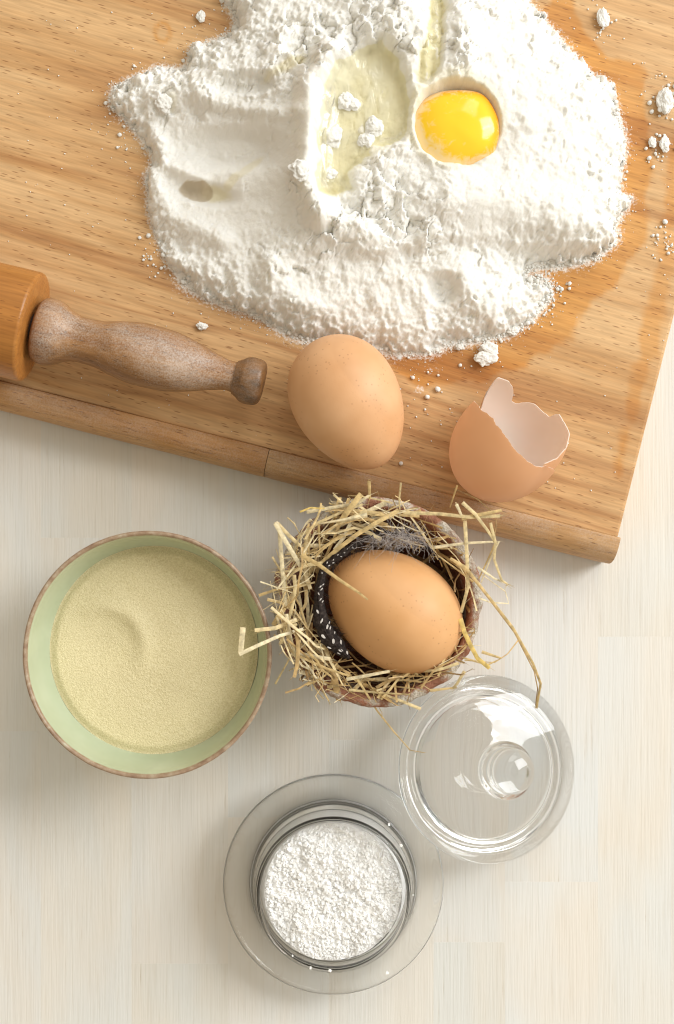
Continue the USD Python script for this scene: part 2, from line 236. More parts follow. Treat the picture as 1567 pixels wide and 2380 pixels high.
terracotta = M('weathered_terracotta', {'g': ('geometry', {}), 'at': ('attribute', {'attribute': 'mask'}), 'sp': ('separate_color', {'color_type': 'rgb'}), 'n': ('noise_texture', {'scale': 130.0, 'detail': 5.0, 'roughness': .7}), 'n2': ('noise_texture', {'scale': 700.0, 'detail': 3.0, 'roughness': .7}),
     'c': ('rgb_ramp', {'ramp': [(.3, (.25, .11, .065)), (.55, (.36, .165, .10)), (.75, (.43, .23, .15))]}), 'a': ('math', {'math_type': 'add'}), 'r': ('map_range', {'from_min': .92, 'from_max': 1.08, 'to_min': 0.0, 'to_max': 1.0, 'clamp': True}),
     'w': ('rgb_ramp', {'ramp': [(.28, (.30, .24, .17)), (.45, (.46, .40, .32)), (.66, (.64, .59, .50))]}), 'm': ('mix_color', {}), 'bp': ('bump', {'strength': .8, 'distance': .0015}), 'p': ('principled_bsdf', {'roughness': .85, 'specular_ior_level': .2})},
    [('g.position', 'n.vector'), ('g.position', 'n2.vector'), ('n.fac', 'c.fac'), ('at.color', 'sp.color'), ('n.fac', 'a.value1'), ('sp.r', 'a.value2'), ('a.value', 'r.value'), ('r.result', 'm.fac'), ('c.color', 'm.a'), ('n2.fac', 'w.fac'), ('w.color', 'm.b'), ('m.result', 'p.base_color'), ('n2.fac', 'bp.height'), ('bp.normal', 'p.normal')])
def straw_mat(i, c):
    return M(f'dry_straw_{i}', {'g': ('geometry', {}), 'n': ('noise_texture', {'scale': 420.0, 'detail': 3.0, 'roughness': .6}), 'r': ('map_range', {'from_min': .3, 'from_max': .7, 'to_min': .58, 'to_max': 1.2}), 'm': ('mix_color', {'blend_type': 'multiply', 'fac': 1.0, 'a': c, 'use_clamp': False}),
       'p': ('principled_bsdf', {'roughness': .42, 'specular_ior_level': .45}), 't': ('translucent_bsdf', {'color': c}), 'x': ('mix_closure', {'fac': .15})},
      [('g.position', 'n.vector'), ('n.fac', 'r.value'), ('r.result', 'm.b'), ('m.result', 'p.base_color'), ('p.BSDF', 'x.closure1'), ('t.BSDF', 'x.closure2')], surface='x.closure')
straws = [straw_mat(i, c) for i, c in enumerate([(.78, .63, .34), (.70, .52, .24), (.56, .38, .16), (.86, .75, .49), (.40, .25, .105), (.76, .56, .18)])]
vane_mat = M('dark_feather_vane', {'g': ('geometry', {}), 'n': ('noise_texture', {'scale': 900.0, 'detail': 2.0}), 'r': ('rgb_ramp', {'ramp': [(.35, (.012, .008, .007)), (.6, (.036, .026, .022)), (.75, (.08, .062, .055))]}), 'p': ('principled_bsdf', {'roughness': .75, 'specular_ior_level': .2})}, [('g.position', 'n.vector'), ('n.fac', 'r.fac'), ('r.color', 'p.base_color')])
spot_mat = plain('white_feather_spot', (.62, .58, .54), .6)
down_mat = plain('grey_down', (.42, .38, .36), .6)

# ------------------------------------------------------------------ table top of glued staves
table = thing('table', 'pale whitewashed wooden tabletop of glued staves under everything', 'table')
def box_mesh(x0, x1, y0, y1, z0, z1, ch=.25):
    b = [(x0, y0), (x1, y0), (x1, y1), (x0, y1)]; c = [(x0 + ch, y0 + ch), (x1 - ch, y0 + ch), (x1 - ch, y1 - ch), (x0 + ch, y1 - ch)]
    v = [(*p, z0) for p in b] + [(*p, z1 - ch) for p in b] + [(*p, z1) for p in c]
    f = [[0, 3, 2, 1], [8, 9, 10, 11]]
    for k in range(4):
        n = (k + 1) % 4; f += [[k, n, 4 + n, 4 + k], [4 + k, 4 + n, 8 + n, 8 + k]]
    return np.array(v) / 1000, np.array(f)
seams_px = [-640, -430, -270, -115, 95, 306, 530, 765, 1008, 1174, 1390, 1560, 1790, 2010, 2200]
joints = {8: [2190, 640], 9: [2050, 300], 10: [1480], 6: [1900, 900], 5: [2240, 760], 4: [1250], 7: [1720], 3: [1700], 11: [700]}
k = 0
for i in range(len(seams_px) - 1):
    x0, x1 = (seams_px[i] - 783.5) / S0, (seams_px[i + 1] - 783.5) / S0
    ys = [-420.0] + sorted((1190 - p) / S0 for p in joints.get(i, [600 + 130 * (i % 5)])) + [420.0]
    for y0, y1 in zip(ys[:-1], ys[1:]):
        k += 1
        obj('stave', box_mesh(x0, x1 - .005, y0, y1 - .005, -24, 0, .02), stave_mats[(k * 7 + i * 3) % 5], table, smooth=False)

# ------------------------------------------------------------------ pastry board
ZB = 22.0
ca, sa = math.cos(BA), math.sin(BA)
O2 = P(1437, 1247, ZB)[:2] * 1000
def board_pt(u, v): return O2[0] + u * ca + v * sa, O2[1] - u * sa + v * ca
OUT = [(470, -140), (525, 0), (550, 40), (545, 75), (510, 95), (452, 110), (442, 150), (425, 165), (360, 162), (325, 180), (268, 212), (265, 240), (300, 275), (338, 330), (362, 370), (345, 410), (350, 480), (365, 540), (385, 590), (430, 660), (480, 690), (560, 720),
       (620, 745), (680, 780), (760, 800), (850, 805), (920, 820), (1000, 820), (1040, 800), (1110, 790), (1150, 785), (1200, 770), (1240, 735), (1280, 690), (1275, 660), (1222, 648), (1222, 622), (1300, 618), (1390, 595), (1428, 560), (1425, 520), (1462, 462), (1436, 450), (1440, 400),
       (1447, 330), (1418, 200), (1370, 175), (1290, 90), (1255, 40), (1205, -10), (1100, -140)]
out_poly = Polygon([tuple(P(x, y, ZB)[:2] * 1000) for x, y in OUT])
def poly_px(pts, z=ZB): return Polygon([tuple(P(x, y, z)[:2] * 1000) for x, y in pts])
STAIN = poly_px([(1330, -60), (1345, 40), (1400, 110), (1490, 150), (1500, 230), (1520, 330), (1505, 480), (1480, 600), (1440, 660), (1370, 690), (1330, 790), (1240, 830), (1200, 860), (1130, 880), (1000, 900), (930, 870), (900, 800), (1100, 500), (1200, 100)])
STAIN2 = poly_px([(1560, 330), (1600, 300), (1560, 700), (1475, 1000), (1440, 1100), (1425, 1060), (1450, 980), (1490, 840), (1480, 760), (1530, 600)])
def top_mask(x, y):
    pts = shapely.points(x, y)
    jit = (meshkit.fbm(np.stack([x, y, 0 * x], -1) / 9, 3, 3) - .5)
    def soft(poly, w):
        d = np.where(shapely.contains(poly, pts), -1, 1) * shapely.distance(poly.exterior, pts)
        return 1 - smst(-w, w, d + jit * 9)
    st = np.maximum(soft(STAIN, 1.6), .8 * soft(STAIN2, 2.0))
    st *= .65 + .5 * meshkit.fbm(np.stack([x, y, 0 * x], -1) / 18, 3, 5)
    rx, ry, _ = P(378, 75, ZB) * 1000; rr = np.hypot(x - rx, (y - ry) * .8)
    st = np.maximum(st, .8 * np.exp(-((rr - 3.2) / .8) ** 2))
    d = np.where(shapely.contains(out_poly, pts), 0, shapely.distance(out_poly, pts))
    du = .66 * np.exp(-d / 3.0) + .22 * np.exp(-d / 16)
    for cx, cy, rx, ry, a in [(1260, 640, 45, 45, .55), (1545, 230, 30, 60, .5), (1405, 55, 25, 25, .3), (975, 905, 22, 18, .62), (1000, 860, 40, 28, .45), (930, 850, 45, 22, .4), (420, 215, 30, 30, .2), (1520, 340, 25, 30, .35), (1550, 560, 30, 30, .4), (300, 870, 200, 50, .22), (1050, 940, 25, 60, .2), (700, 790, 70, 30, .4), (1110, 830, 60, 30, .3)]:
        c = P(cx, cy, ZB) * 1000
        du = np.maximum(du, a * np.exp(-((x - c[0]) / rx * 5.39) ** 2 - ((y - c[1]) / ry * 5.39) ** 2))
    big = meshkit.fbm(np.stack([x, y, 0 * x], -1) / 12, 3, 8)
    du = du + (big - .5) * .28
    return np.stack([np.clip(st, 0, 1), np.clip(du, 0, 1), 0 * x], -1)
board = thing('pastry_board', 'beech pastry board with a raised strip along its front edge under the flour', 'pastry board')
U = np.r_[-470, np.arange(-300, -.9, 1.25), -.45, 0]; V = np.r_[0, .5, np.arange(1.5, 262, 1.25), 340]
uu, vv = np.meshgrid(U, V, indexing='ij')
bx, by = board_pt(uu.ravel(), vv.ravel())
bz = np.full(bx.shape, ZB); bz[(uu.ravel() == 0)] -= .8; bz[(uu.ravel() == -.45)] -= .15
mk = top_mask(bx, by)
verts = np.stack([bx, by, bz], -1); faces = tri(grid_faces(len(U), len(V))[:, ::-1])
faces = faces[:, ::-1]
# side walls
def quadwall(a, b):
    return [[*board_pt(*a), ZB - .8 if a[0] == 0 or True else ZB], [*board_pt(*b), ZB - .8], [*board_pt(*b), .6], [*board_pt(*a), .6]]
wv, wf = [], []
for a, b in [((0, 0), (0, 340)), ((0, 340), (-470, 340)), ((-470, 340), (-470, 0)), ((-470, 0), (0, 0))]:
    n = len(wv); wv += quadwall(a, b); wf += [[n, n + 3, n + 2], [n, n + 2, n + 1]]
nv = len(verts)
verts = np.vstack([verts, wv]); faces = np.vstack([faces, np.array(wf) + nv]); mk = np.vstack([mk, np.zeros((len(wv), 3))])
# orient the top upwards
tn = np.cross(verts[faces[0, 1]] - verts[faces[0, 0]], verts[faces[0, 2]] - verts[faces[0, 0]])
if tn[2] < 0: faces[:nv and len(faces) - len(wf)] = faces[:len(faces) - len(wf)][:, ::-1]
obj('panel', (verts / 1000, faces), beech, board, smooth=False, mask=mk)
def strip(u0, u1, mat, seed):
    prof = [(-.08, 3), (-.08, ZB + 1.3), (-.5, ZB + 2.2), (-1.6, ZB + 2.6), (-5, ZB + 2.5), (-8, ZB + 1.5), (-10.3, ZB - .8), (-11.8, ZB - 4.5), (-12.4, ZB - 9), (-12.4, 1.5), (-11.4, .4), (-1, .4)]
    n = max(3, int((u1 - u0) / 4)); us = np.linspace(u0, u1, n); rows = []
    for i, u in enumerate(us):
        e = .35 if i in (0, n - 1) else 0
        wob = .25 * (meshkit.noise(np.array([[u / 22, seed, 0.]]), seed)[0] - .5)
        cx, cz = -6, 12
        rows.append([(*board_pt(u, (v - cx) * (1 - e * .08) + cx + wob), (z - cz) * (1 - e * .05) + cz) for v, z in prof])
    r = np.array(rows).reshape(-1, 3) / 1000; m = len(prof)
    f = tri(grid_faces(n, m, True))
    c0 = [[0, k, k + 1] for k in range(1, m - 1)]; b = (n - 1) * m; c1 = [[b, b + k + 1, b + k] for k in range(1, m - 1)]
    t = trimesh.Trimesh(r, np.vstack([f, c0, c1]), process=False); trimesh.repair.fix_normals(t)
    return obj('front_strip', t, mat, board, smooth=35)
uj = -(1437 - 628) / 5.39 / ca
tag(strip(-470, uj - .12, beech_strip, 1), 'orange-brown left length of the front strip')
tag(strip(uj + .12, .9, beech_strip2, 2), 'greyer right length of the front strip')

# ------------------------------------------------------------------ rolling pin
ax = np.array([math.cos(math.radians(13.6)), -math.sin(math.radians(13.6)), 0]); side = np.array([-ax[1], ax[0], 0]); up = np.array([0, 0, 1.])
pin = thing('rolling_pin', 'varnished wooden rolling pin lying along the board strip, dusted handle to the right', 'rolling pin')
RB = 23.0
p0 = P(78, 762, ZB + RB) * 1000           # axis where the barrel ends
def turned(prof, origin, n=96):
    pr = np.array(prof, float); a = np.linspace(0, 2 * np.pi, n, endpoint=False)
    v = origin + pr[:, 0, None, None] * ax + pr[:, 1, None, None] * (np.cos(a)[:, None] * side + np.sin(a)[:, None] * up)
    t = trimesh.Trimesh(v.reshape(-1, 3) / 1000, tri(grid_faces(len(pr), n, True)), process=False)
    t.merge_vertices(digits_vertex=8); t.update_faces(t.nondegenerate_faces()); trimesh.repair.fix_normals(t); return t
obj('barrel', turned([(-260, 0), (-260, RB)] + [(x, RB) for x in np.linspace(-255, -1.6, 24)] + [(-.7, RB - .35), (-.1, RB - 1.2), (0, RB - 2.2), (0, 14), (-.6, 13), (-.6, 0)], p0), pin_barrel, pin, smooth=40)
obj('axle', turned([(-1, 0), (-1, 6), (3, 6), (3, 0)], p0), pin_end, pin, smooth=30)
hp = [.98, .94] * curve([(1.2, 13.0), (2.6, 14.4), (6, 15.0), (10, 14.2), (14.5, 11.6), (20, 10.0), (27, 10.3), (36, 12.4), (47, 14.0), (58, 13.6), (70, 10.9), (79, 8.0), (85, 6.7), (88, 6.9)], 60)
obj('handle', turned([(1.2, 0)] + [tuple(x) for x in hp] + [(86.5, 0)], p0 + np.array([0, 0, -2.5])), pin_handle, pin, smooth=50)
kp = [.98, 1] * curve([(87.5, 7.0), (89.5, 8.1), (91.5, 9.4), (94, 9.9), (97.5, 9.6), (99.3, 8.4), (100, 6)], 26)
obj('end_knob', turned([(85.6, 0)] + [tuple(x) for x in kp] + [(98.2, 0)], p0 + np.array([0, 0, -2.5])), pin_knob, pin, smooth=50)

# ------------------------------------------------------------------ flour heap
STEP = .45
gx = np.arange(-128, 138, STEP); gy = np.arange(50, 236, STEP)
X, Y = np.meshgrid(gx, gy, indexing='ij')
SF = 5.48
px, py = X * SF + 783.5, 1190 - Y * SF    # picture units at the flour's mean height
pt3 = np.stack([X, Y, 0 * X], -1)
pts = shapely.points(X, Y)
din = np.where(shapely.contains(out_poly, pts), 1, -1) * shapely.distance(out_poly.exterior, pts)
F = lambda sc, o=3, s=0: meshkit.fbm(pt3 / sc, o, s)
def seg_d(line):
    d = np.full(X.shape, 1e9)
    for (x0, y0), (x1, y1) in zip(line[:-1], line[1:]):
        vx, vy = x1 - x0, y1 - y0
        t = np.clip(((px - x0) * vx + (py - y0) * vy) / (vx * vx + vy * vy), 0, 1)
        d = np.minimum(d, np.hypot(px - x0 - t * vx, py - y0 - t * vy))
    return d
def inside(pts_, w):                       # 1 inside the outline given in picture units, soft over w
    pg = Polygon([((x - 783.5) / SF, (1190 - y) / SF) for x, y in pts_])
    d = np.where(shapely.contains(pg, pts), -1, 1) * shapely.distance(pg.exterior, pts)
    return 1 - smst(-w / SF, w / SF, d + (F(7, 3, 31) - .5) * 5)
ell = lambda cx, cy, rx, ry, a=0: np.hypot(((px - cx) * math.cos(a) + (py - cy) * math.sin(a)) / rx, (-(px - cx) * math.sin(a) + (py - cy) * math.cos(a)) / ry)
ridge = lambda line, amp, w: amp * np.exp(-(seg_d(line) / w) ** 2)
def worley(cell, seed):
    r = np.random.default_rng(seed); n = int((gx[-1] - gx[0]) * (gy[-1] - gy[0]) / cell ** 2)
    t = cKDTree(np.stack([r.uniform(gx[0], gx[-1], n), r.uniform(gy[0], gy[-1], n)], 1))
    q = np.stack([X + (F(cell * .9, 2, seed) - .5) * cell * .7, Y + (F(cell * .9, 2, seed + 1) - .5) * cell * .7], -1)
    return np.clip(1 - (t.query(q.reshape(-1, 2))[0].reshape(X.shape) / cell) ** 2, 0, 1)
jit = (F(6, 3, 11) - .5) * 7 + (F(1.7, 3, 12) - .5) * 4.5
d = din + jit
H = (13 - 8.5 * (1 - smst(380, 690, px)) * smst(190, 300, py) * (1 - smst(560, 680, py))) * (1 - np.exp(-np.clip(d, 0, None) / 8)) + 1.2 * np.sqrt(np.clip(d, 0, 3) / 3)
H += 15 * np.exp(-((px - 900) / 320) ** 2 - ((py - 270) / 260) ** 2)
H -= 3.0 * inside([(640, 590), (900, 600), (1010, 565), (1400, 585), (1500, 640), (1240, 900), (620, 900)], 14)
H += ridge([(1150, 60), (1300, 300), (1330, 480)], 3.0, 160) + 1.5 * smst(980, 1100, px) * (F(20, 3, 49) - .5)
H += ridge([(770, 150), (722, 220), (722, 340), (712, 430), (745, 520)], 10, 30) + ridge([(660, 200), (690, 430), (720, 560)], 3, 50)
H += ridge([(770, 520), (860, 560)], 4, 34) + ridge([(1040, 470), (1200, 490), (1380, 540)], 4.5, 55)
H += ridge([(880, 40), (980, 120)], 4.5, 60) + ridge([(1065, 40), (1075, 170)], 4, 30)
H += ridge([(355, 300), (385, 380), (470, 420)], 3.5, 17) + ridge([(352, 420), (400, 500), (520, 560)], 4, 26)
H += ridge([(640, 610), (660, 690), (740, 720)], 4, 32) + ridge([(1060, 640), (1130, 720)], 3.5, 50) + ridge([(470, 235), (560, 265), (690, 290)], 3, 18) + ridge([(640, 170), (500, 190), (460, 220)], 1.5, 18)
# hollows
def hollow(mask, floor, keep=.15):
    global H
    H = H * (1 - mask) + (floor + keep * (H - floor)) * mask
t1 = ell(540, 350, 165, 62, .12); H -= 5.0 * (1 - smst(.35, 1.0, t1)) * smst(275, 300, py + .04 * (px - 540))
H -= 3.5 * (1 - smst(.4, 1.0, ell(570, 207, 110, 32, .12)))
H -= 4.0 * (1 - smst(.3, 1.0, ell(480, 450, 95, 34, .25)))
H -= 4.5 * (1 - smst(.45, 1.0, ell(1030, 672, 48, 44)))
CH = inside([(1010, -60), (1040, -60), (1035, 60), (1020, 120), (1010, 200), (985, 225), (960, 215), (978, 120), (995, 40)], 10)
H -= 4.5 * CH
WHITE = [(765, 195), (830, 140), (885, 128), (925, 165), (945, 215), (955, 260), (945, 320), (930, 350), (880, 360), (850, 385), (815, 420), (820, 455), (780, 470), (742, 462), (732, 430), (745, 380), (742, 330), (750, 260)]
WB = inside(WHITE, 16); hollow(WB, 15.5, .35)
YW = 1 - smst(.84, 1.06, ell(1056, 306, 101, 95) + .10 * (F(6, 2, 33) - .5)); hollow(YW, 17.5, 0.05)
# texture
smooth = np.clip(.75 * inside([(385, 292), (600, 290), (690, 330), (690, 540), (600, 560), (480, 520), (400, 480), (370, 400)], 20) + .35 * (1 - smst(.5, 1.1, ell(470, 320, 120, 40, .1))) + np.exp(-(seg_d([(720, 210), (712, 330)]) / 28) ** 2) + .8 * (1 - smst(.6, 1.0, ell(1110, 510, 110, 60))) + .8 * np.exp(-(seg_d([(370, 430), (400, 500), (470, 550)]) / 26) ** 2) + .7 * (1 - smst(.6, 1.1, ell(480, 445, 90, 34, .25))), 0, 1)
ruf = (1 - .9 * smooth) * (.55 + .9 * F(28, 2, 21))
crag = smst(.45, .7, F(30, 2, 77)) + np.exp(-(seg_d([(880, 20), (960, 140)]) / 110) ** 2) + np.exp(-(seg_d([(800, 500), (980, 560)]) / 70) ** 2)
def balls_h(cell, r0, r1, seed, pw=2.0):   # grains of many sizes half sunk in the powder
    r = np.random.default_rng(seed); n = int((gx[-1] - gx[0]) * (gy[-1] - gy[0]) / cell ** 2)
    sd = np.stack([r.uniform(gx[0], gx[-1], n), r.uniform(gy[0], gy[-1], n)], 1); rd = r0 + (r1 - r0) * r.random(n) ** pw
    q = np.stack([X + (F(1.2, 2, seed) - .5) * .9, Y + (F(1.2, 2, seed + 1) - .5) * .9], -1).reshape(-1, 2)
    dd, ii = cKDTree(sd).query(q, k=5)
    return np.sqrt(np.clip(rd[ii] ** 2 - dd ** 2, 0, None)).max(1).reshape(X.shape)
def flakes(cell, seed):                    # broken slabs of packed flour: tilted tops, cracks between
    r = np.random.default_rng(seed); n = int((gx[-1] - gx[0]) * (gy[-1] - gy[0]) / cell ** 2)
    sd = np.stack([r.uniform(gx[0], gx[-1], n), r.uniform(gy[0], gy[-1], n)], 1); hh = r.random(n); tl = r.normal(size=(n, 2)) * .30
    q = np.stack([X + (F(cell * .5, 3, seed) - .5) * cell * .9, Y + (F(cell * .5, 3, seed + 1) - .5) * cell * .9], -1).reshape(-1, 2)
    dd, ii = cKDTree(sd).query(q, k=2)
    h = hh[ii[:, 0]] * cell * .34 + ((q - sd[ii[:, 0]]) * tl[ii[:, 0]]).sum(1)
    return (h - .22 * cell * np.exp(-(dd[:, 1] - dd[:, 0]) / (.10 * cell))).reshape(X.shape)
edge = np.exp(-np.clip(d, 0, None) / 9)
fine = np.clip(.35 + .9 * F(24, 2, 71) + .5 * edge - .35 * smst(1000, 1200, px), .25, 1.3) * (1 - .62 * smooth)
H += ruf * (2.2 * (F(15, 3, 41) - .5) + 1.7 * (F(6, 3, 42) - .5)) + ruf * 1.6 * np.clip(F(10, 3, 48) - .52, 0, 1) * 2 + (1 - .8 * smooth) * .75 * (F(1.9, 3, 43) - .5) + .22 * (F(.9, 2, 44) - .5)
pits = np.clip(.25 + smst(980, 1120, px) * (1 - smst(.5, 1.0, ell(1110, 510, 110, 60))), 0, 1) * (1 - smooth)
H += fine * (.6 * balls_h(3.4, .3, 1.6, 5, 3.0) + .45 * balls_h(1.5, .15, .75, 6)) * smst(.35, .62, F(9, 3, 72) + .12)
H -= pits * (1.1 * smst(.52, .80, F(4.6, 3, 81)) + .5 * smst(.55, .80, F(1.9, 2, 82)))
grn = np.exp(-(seg_d([(470, 140), (600, 90), (690, 60)]) / 75) ** 2) + np.exp(-(seg_d([(500, 215), (660, 240)]) / 42) ** 2) + .6 * np.exp(-(seg_d([(420, 560), (560, 640), (640, 600)]) / 60) ** 2)
H += np.clip(grn, 0, 1) * (.7 * balls_h(2.2, .4, 1.35, 15) + .3 * balls_h(1.3, .2, .7, 16))
H += edge * (1.0 * balls_h(3.4, .5, 2.1, 7) + .5 * balls_h(1.6, .3, .9, 9)) * smst(.2, 1.5, d)
crag = np.clip(np.exp(-(seg_d([(860, 10), (900, 110), (690, 130)]) / 85) ** 2) + np.exp(-(seg_d([(790, 520), (870, 480), (980, 540)]) / 60) ** 2) + .8 * np.exp(-(seg_d([(1080, 40), (1070, 170)]) / 34) ** 2) + .5 * np.exp(-(seg_d([(850, 400), (900, 380)]) / 40) ** 2) + .45 * np.exp(-(seg_d([(690, 430), (740, 560)]) / 26) ** 2), 0, 1) * (1 - WB) * (1 - YW)
H += crag * (1.0 * flakes(8.0, 91) + .7 * flakes(3.6, 92)) + .35 * (1 - smooth) * smst(3, 8, d) * (1 - WB) * (1 - YW) * smst(.42, .6, F(22, 2, 99)) * flakes(6.0, 93)
vr = np.clip(np.exp(-(seg_d([(700, 690), (1150, 700)]) / 70) ** 2), 0, 1)      # the poured front lobe: upright ribs
H += vr * 2.2 * (meshkit.fbm(np.stack([X / 4.2 + Y / 22, Y / 15, 0 * X], -1), 3, 73) - .5)
H -= .5 * np.exp(-np.clip(d, 0, None) / 1.2)
ck = np.abs(F(11, 3, 95) - .5) + .10 * F(2.2, 2, 96)
H -= .9 * (1 - smst(.03, .06, ck)) * (smst(.50, .60, F(26, 2, 97))) * (1 - .5 * smooth) * smst(2, 6, d) * (1 - WB) * (1 - YW)
H += CH * .6 * np.sin(px / 4)
H = np.where(d > 0, np.maximum(H, .15), -.6)
HEIGHT = H.copy()
keepv = (d > -1.2)
idx = -np.ones(X.shape, int); idx[keepv] = np.arange(keepv.sum())
q = grid_faces(*X.shape); qi = idx.ravel()[q]; qi = qi[(qi >= 0).all(1)]
fv = np.stack([X[keepv], Y[keepv], ZB + H[keepv]], -1)
wet = .55 * inside([(850, 150), (900, 130), (950, 200), (960, 300), (900, 360), (760, 470), (735, 330)], 26) * F(9, 3, 51) * 1.3 + .45 * CH
for cx, cy, rx, ry, a, s in [(500, 450, 45, 20, .3, .6), (540, 425, 14, 40, .7, .45), (670, 178, 60, 18, -.45, .55), (575, 400, 60, 12, -.6, .35), (770, 450, 35, 30, 0, .5), (400, 235, 14, 30, 0, .25)]:
    wet = np.maximum(wet, s * (1 - smst(.5, 1.1, ell(cx, cy, rx, ry, a) + (F(6, 3, 55) - .5) * .6)))
wet = np.maximum(wet, .35 * (1 - smst(1.02, 1.22, ell(1050, 300, 106, 100))))
drop = .8 * (1 - smst(.88, 1.02, ell(455, 441, 42, 23, .14) + (F(4, 2, 56) - .5) * .3))
fm = np.stack([np.clip(wet, 0, 1)[keepv], np.clip(drop, 0, 1)[keepv], 0 * fv[:, 0]], -1)
heap = obj('flour_heap', (fv / 1000, tri(qi)), flour, None, smooth=True, mask=fm)
tag(heap, 'large rough heap of white flour on the board with a well for the yolk', 'flour heap', kind='stuff')
def hz(ppx, ppy):                          # heap height under a place of the picture
    x, y = (ppx - 783.5) / SF, (1190 - ppy) / SF
    i, j = np.clip(int((x - gx[0]) / STEP), 0, len(gx) - 1), np.clip(int((y - gy[0]) / STEP), 0, len(gy) - 1)
    return x, y, HEIGHT[i, j]
# egg white
def gel(name, poly, lift, label, seed, sm=3.0):
    m = inside(poly, 5) > .35
    Hs = ndimage.gaussian_filter(HEIGHT, sm / STEP)
    e = ndimage.distance_transform_edt(m) * STEP
    z = Hs + lift * (1 - np.exp(-e / 1.5)) + (F(6, 2, seed) - .5) * 1.2 - .3
    st = slice(None, None, 1); ii = -np.ones(X.shape, int); ii[m] = np.arange(m.sum())
    g = ii.ravel()[grid_faces(*X.shape)]; g = g[(g >= 0).all(1)]
    v = np.stack([X[m], Y[m], ZB + z[m]], -1)
    em = smst(.3, 7.0, e + 4 * (F(5, 3, seed + 3) - .5))[m]
    o = obj(name, (v / 1000, tri(g)), white_gel, None, smooth=True, mask=np.stack([em, em, em], -1))
    return tag(o, label, 'egg white', 'raw egg white in the flour')
gel('egg_white', WHITE, 1.1, 'pool of glossy raw egg white in the hollow left of the yolk', 61)
gel('egg_white', [(1003, -20), (1032, -20), (1030, 60), (1016, 120), (1008, 190), (985, 210), (972, 200), (985, 120), (998, 40)], .9, 'pale strand of raw egg white running down into the yolk from the top', 62, 1.5)
# yolk
yc = P(1054, 305, ZB + 19) * 1000
t = trimesh.creation.icosphere(subdivisions=5, radius=1.0); v = np.array(t.vertices)
ang = np.arctan2(v[:, 1], v[:, 0])
rad = 1 + .022 * np.sin(2 * ang + .6) + .015 * np.sin(3 * ang + 2) + .075 * np.exp(-((ang - .93) / .30) ** 2) + .06 * np.exp(-((ang + .62) / .34) ** 2) - .03 * np.exp(-((ang - 1.7) / .4) ** 2)
yv = np.stack([v[:, 0] * 19.2 * rad, v[:, 1] * 17.6 * rad, np.sign(v[:, 2]) * np.abs(v[:, 2]) ** .85 * 9.5], -1)
yv[:, 2] += .5 * (meshkit.fbm(v * 2, 2, 3) - .5)
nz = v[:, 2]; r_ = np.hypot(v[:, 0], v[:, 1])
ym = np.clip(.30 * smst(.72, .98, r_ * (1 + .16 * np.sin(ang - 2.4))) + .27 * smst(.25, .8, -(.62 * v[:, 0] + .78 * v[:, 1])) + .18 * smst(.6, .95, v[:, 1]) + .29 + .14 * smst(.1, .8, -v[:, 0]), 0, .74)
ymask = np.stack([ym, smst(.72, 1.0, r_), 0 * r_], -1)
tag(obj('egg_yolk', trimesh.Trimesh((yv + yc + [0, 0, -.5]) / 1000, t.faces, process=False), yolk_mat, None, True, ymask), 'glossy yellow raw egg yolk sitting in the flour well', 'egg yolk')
# clumps of flour that lie apart
for k, (cx, cy, r, lab) in enumerate([(1137, 812, 3.4, 'flour lump, the upper of the stacked pair above the broken eggshell'), (1128, 833, 3.7, 'flour lump, the lower of the stacked pair above the broken eggshell'),
        (1069, 807, 1.6, 'small flour lump left of the stacked pair below the heap'), (1192, 768, 2.1, 'round flour lump off the lower right corner of the heap'), (470, 758, 1.9, 'white flour pellet between the heap and the rolling pin handle'),
        (467, 38, 2.2, 'flour lump alone at the top left of the board'), (1402, 42, 3.2, 'flake of flour near the top right corner of the board'), (1547, 235, 4.4, 'largest flour lump at the right edge of the picture'), (1545, 335, 2.6, 'flour lump just below the largest one at the right edge'), (1517, 330, 2.0, 'pale flour lump nearest the heap at the right edge')]):
    c = P(cx, cy, ZB + r * .6) * 1000
    m = lump(r, k + 3, 4, .6, .55); m.apply_scale([1.15, .85, 1]) if k < 5 else m.apply_scale([.75, 1.15, .8]); m.apply_translation(c)
    tag(obj('flour_lump', trimesh.Trimesh(np.array(m.vertices) / 1000, m.faces, process=False), flour_crumb), lab, 'flour lump', 'loose lumps of flour on the board')
for k, (cx, cy, r, lab) in enumerate([(805, 252, 3.6, 'flour clump floating in the upper part of the egg white'), (825, 262, 2.8, 'flour clump touching the upper clump in the egg white on its right'), (868, 312, 4.0, 'tall flour clump between egg white and yolk'),
        (772, 332, 4.2, 'yellowish flour clump at the left shore of the egg white'), (850, 345, 3.2, 'flour clump at the lower right shore of the egg white'), (770, 420, 2.6, 'flour clump low in the egg white tail'), (700, 428, 4.0, 'square flour clump on the left slope of the ridge'), (380, 240, 4.6, 'white flour clump at the left tip of the heap')]):
    x, y, h = hz(cx, cy); m = lump(r, k + 40, 4, .5, .7); m.apply_translation([x, y, ZB + h + r * .25])
    tag(obj('flour_clump', trimesh.Trimesh(np.array(m.vertices) / 1000, m.faces, process=False), flour_crumb), lab, 'flour clump', 'flour clumps on the heap')
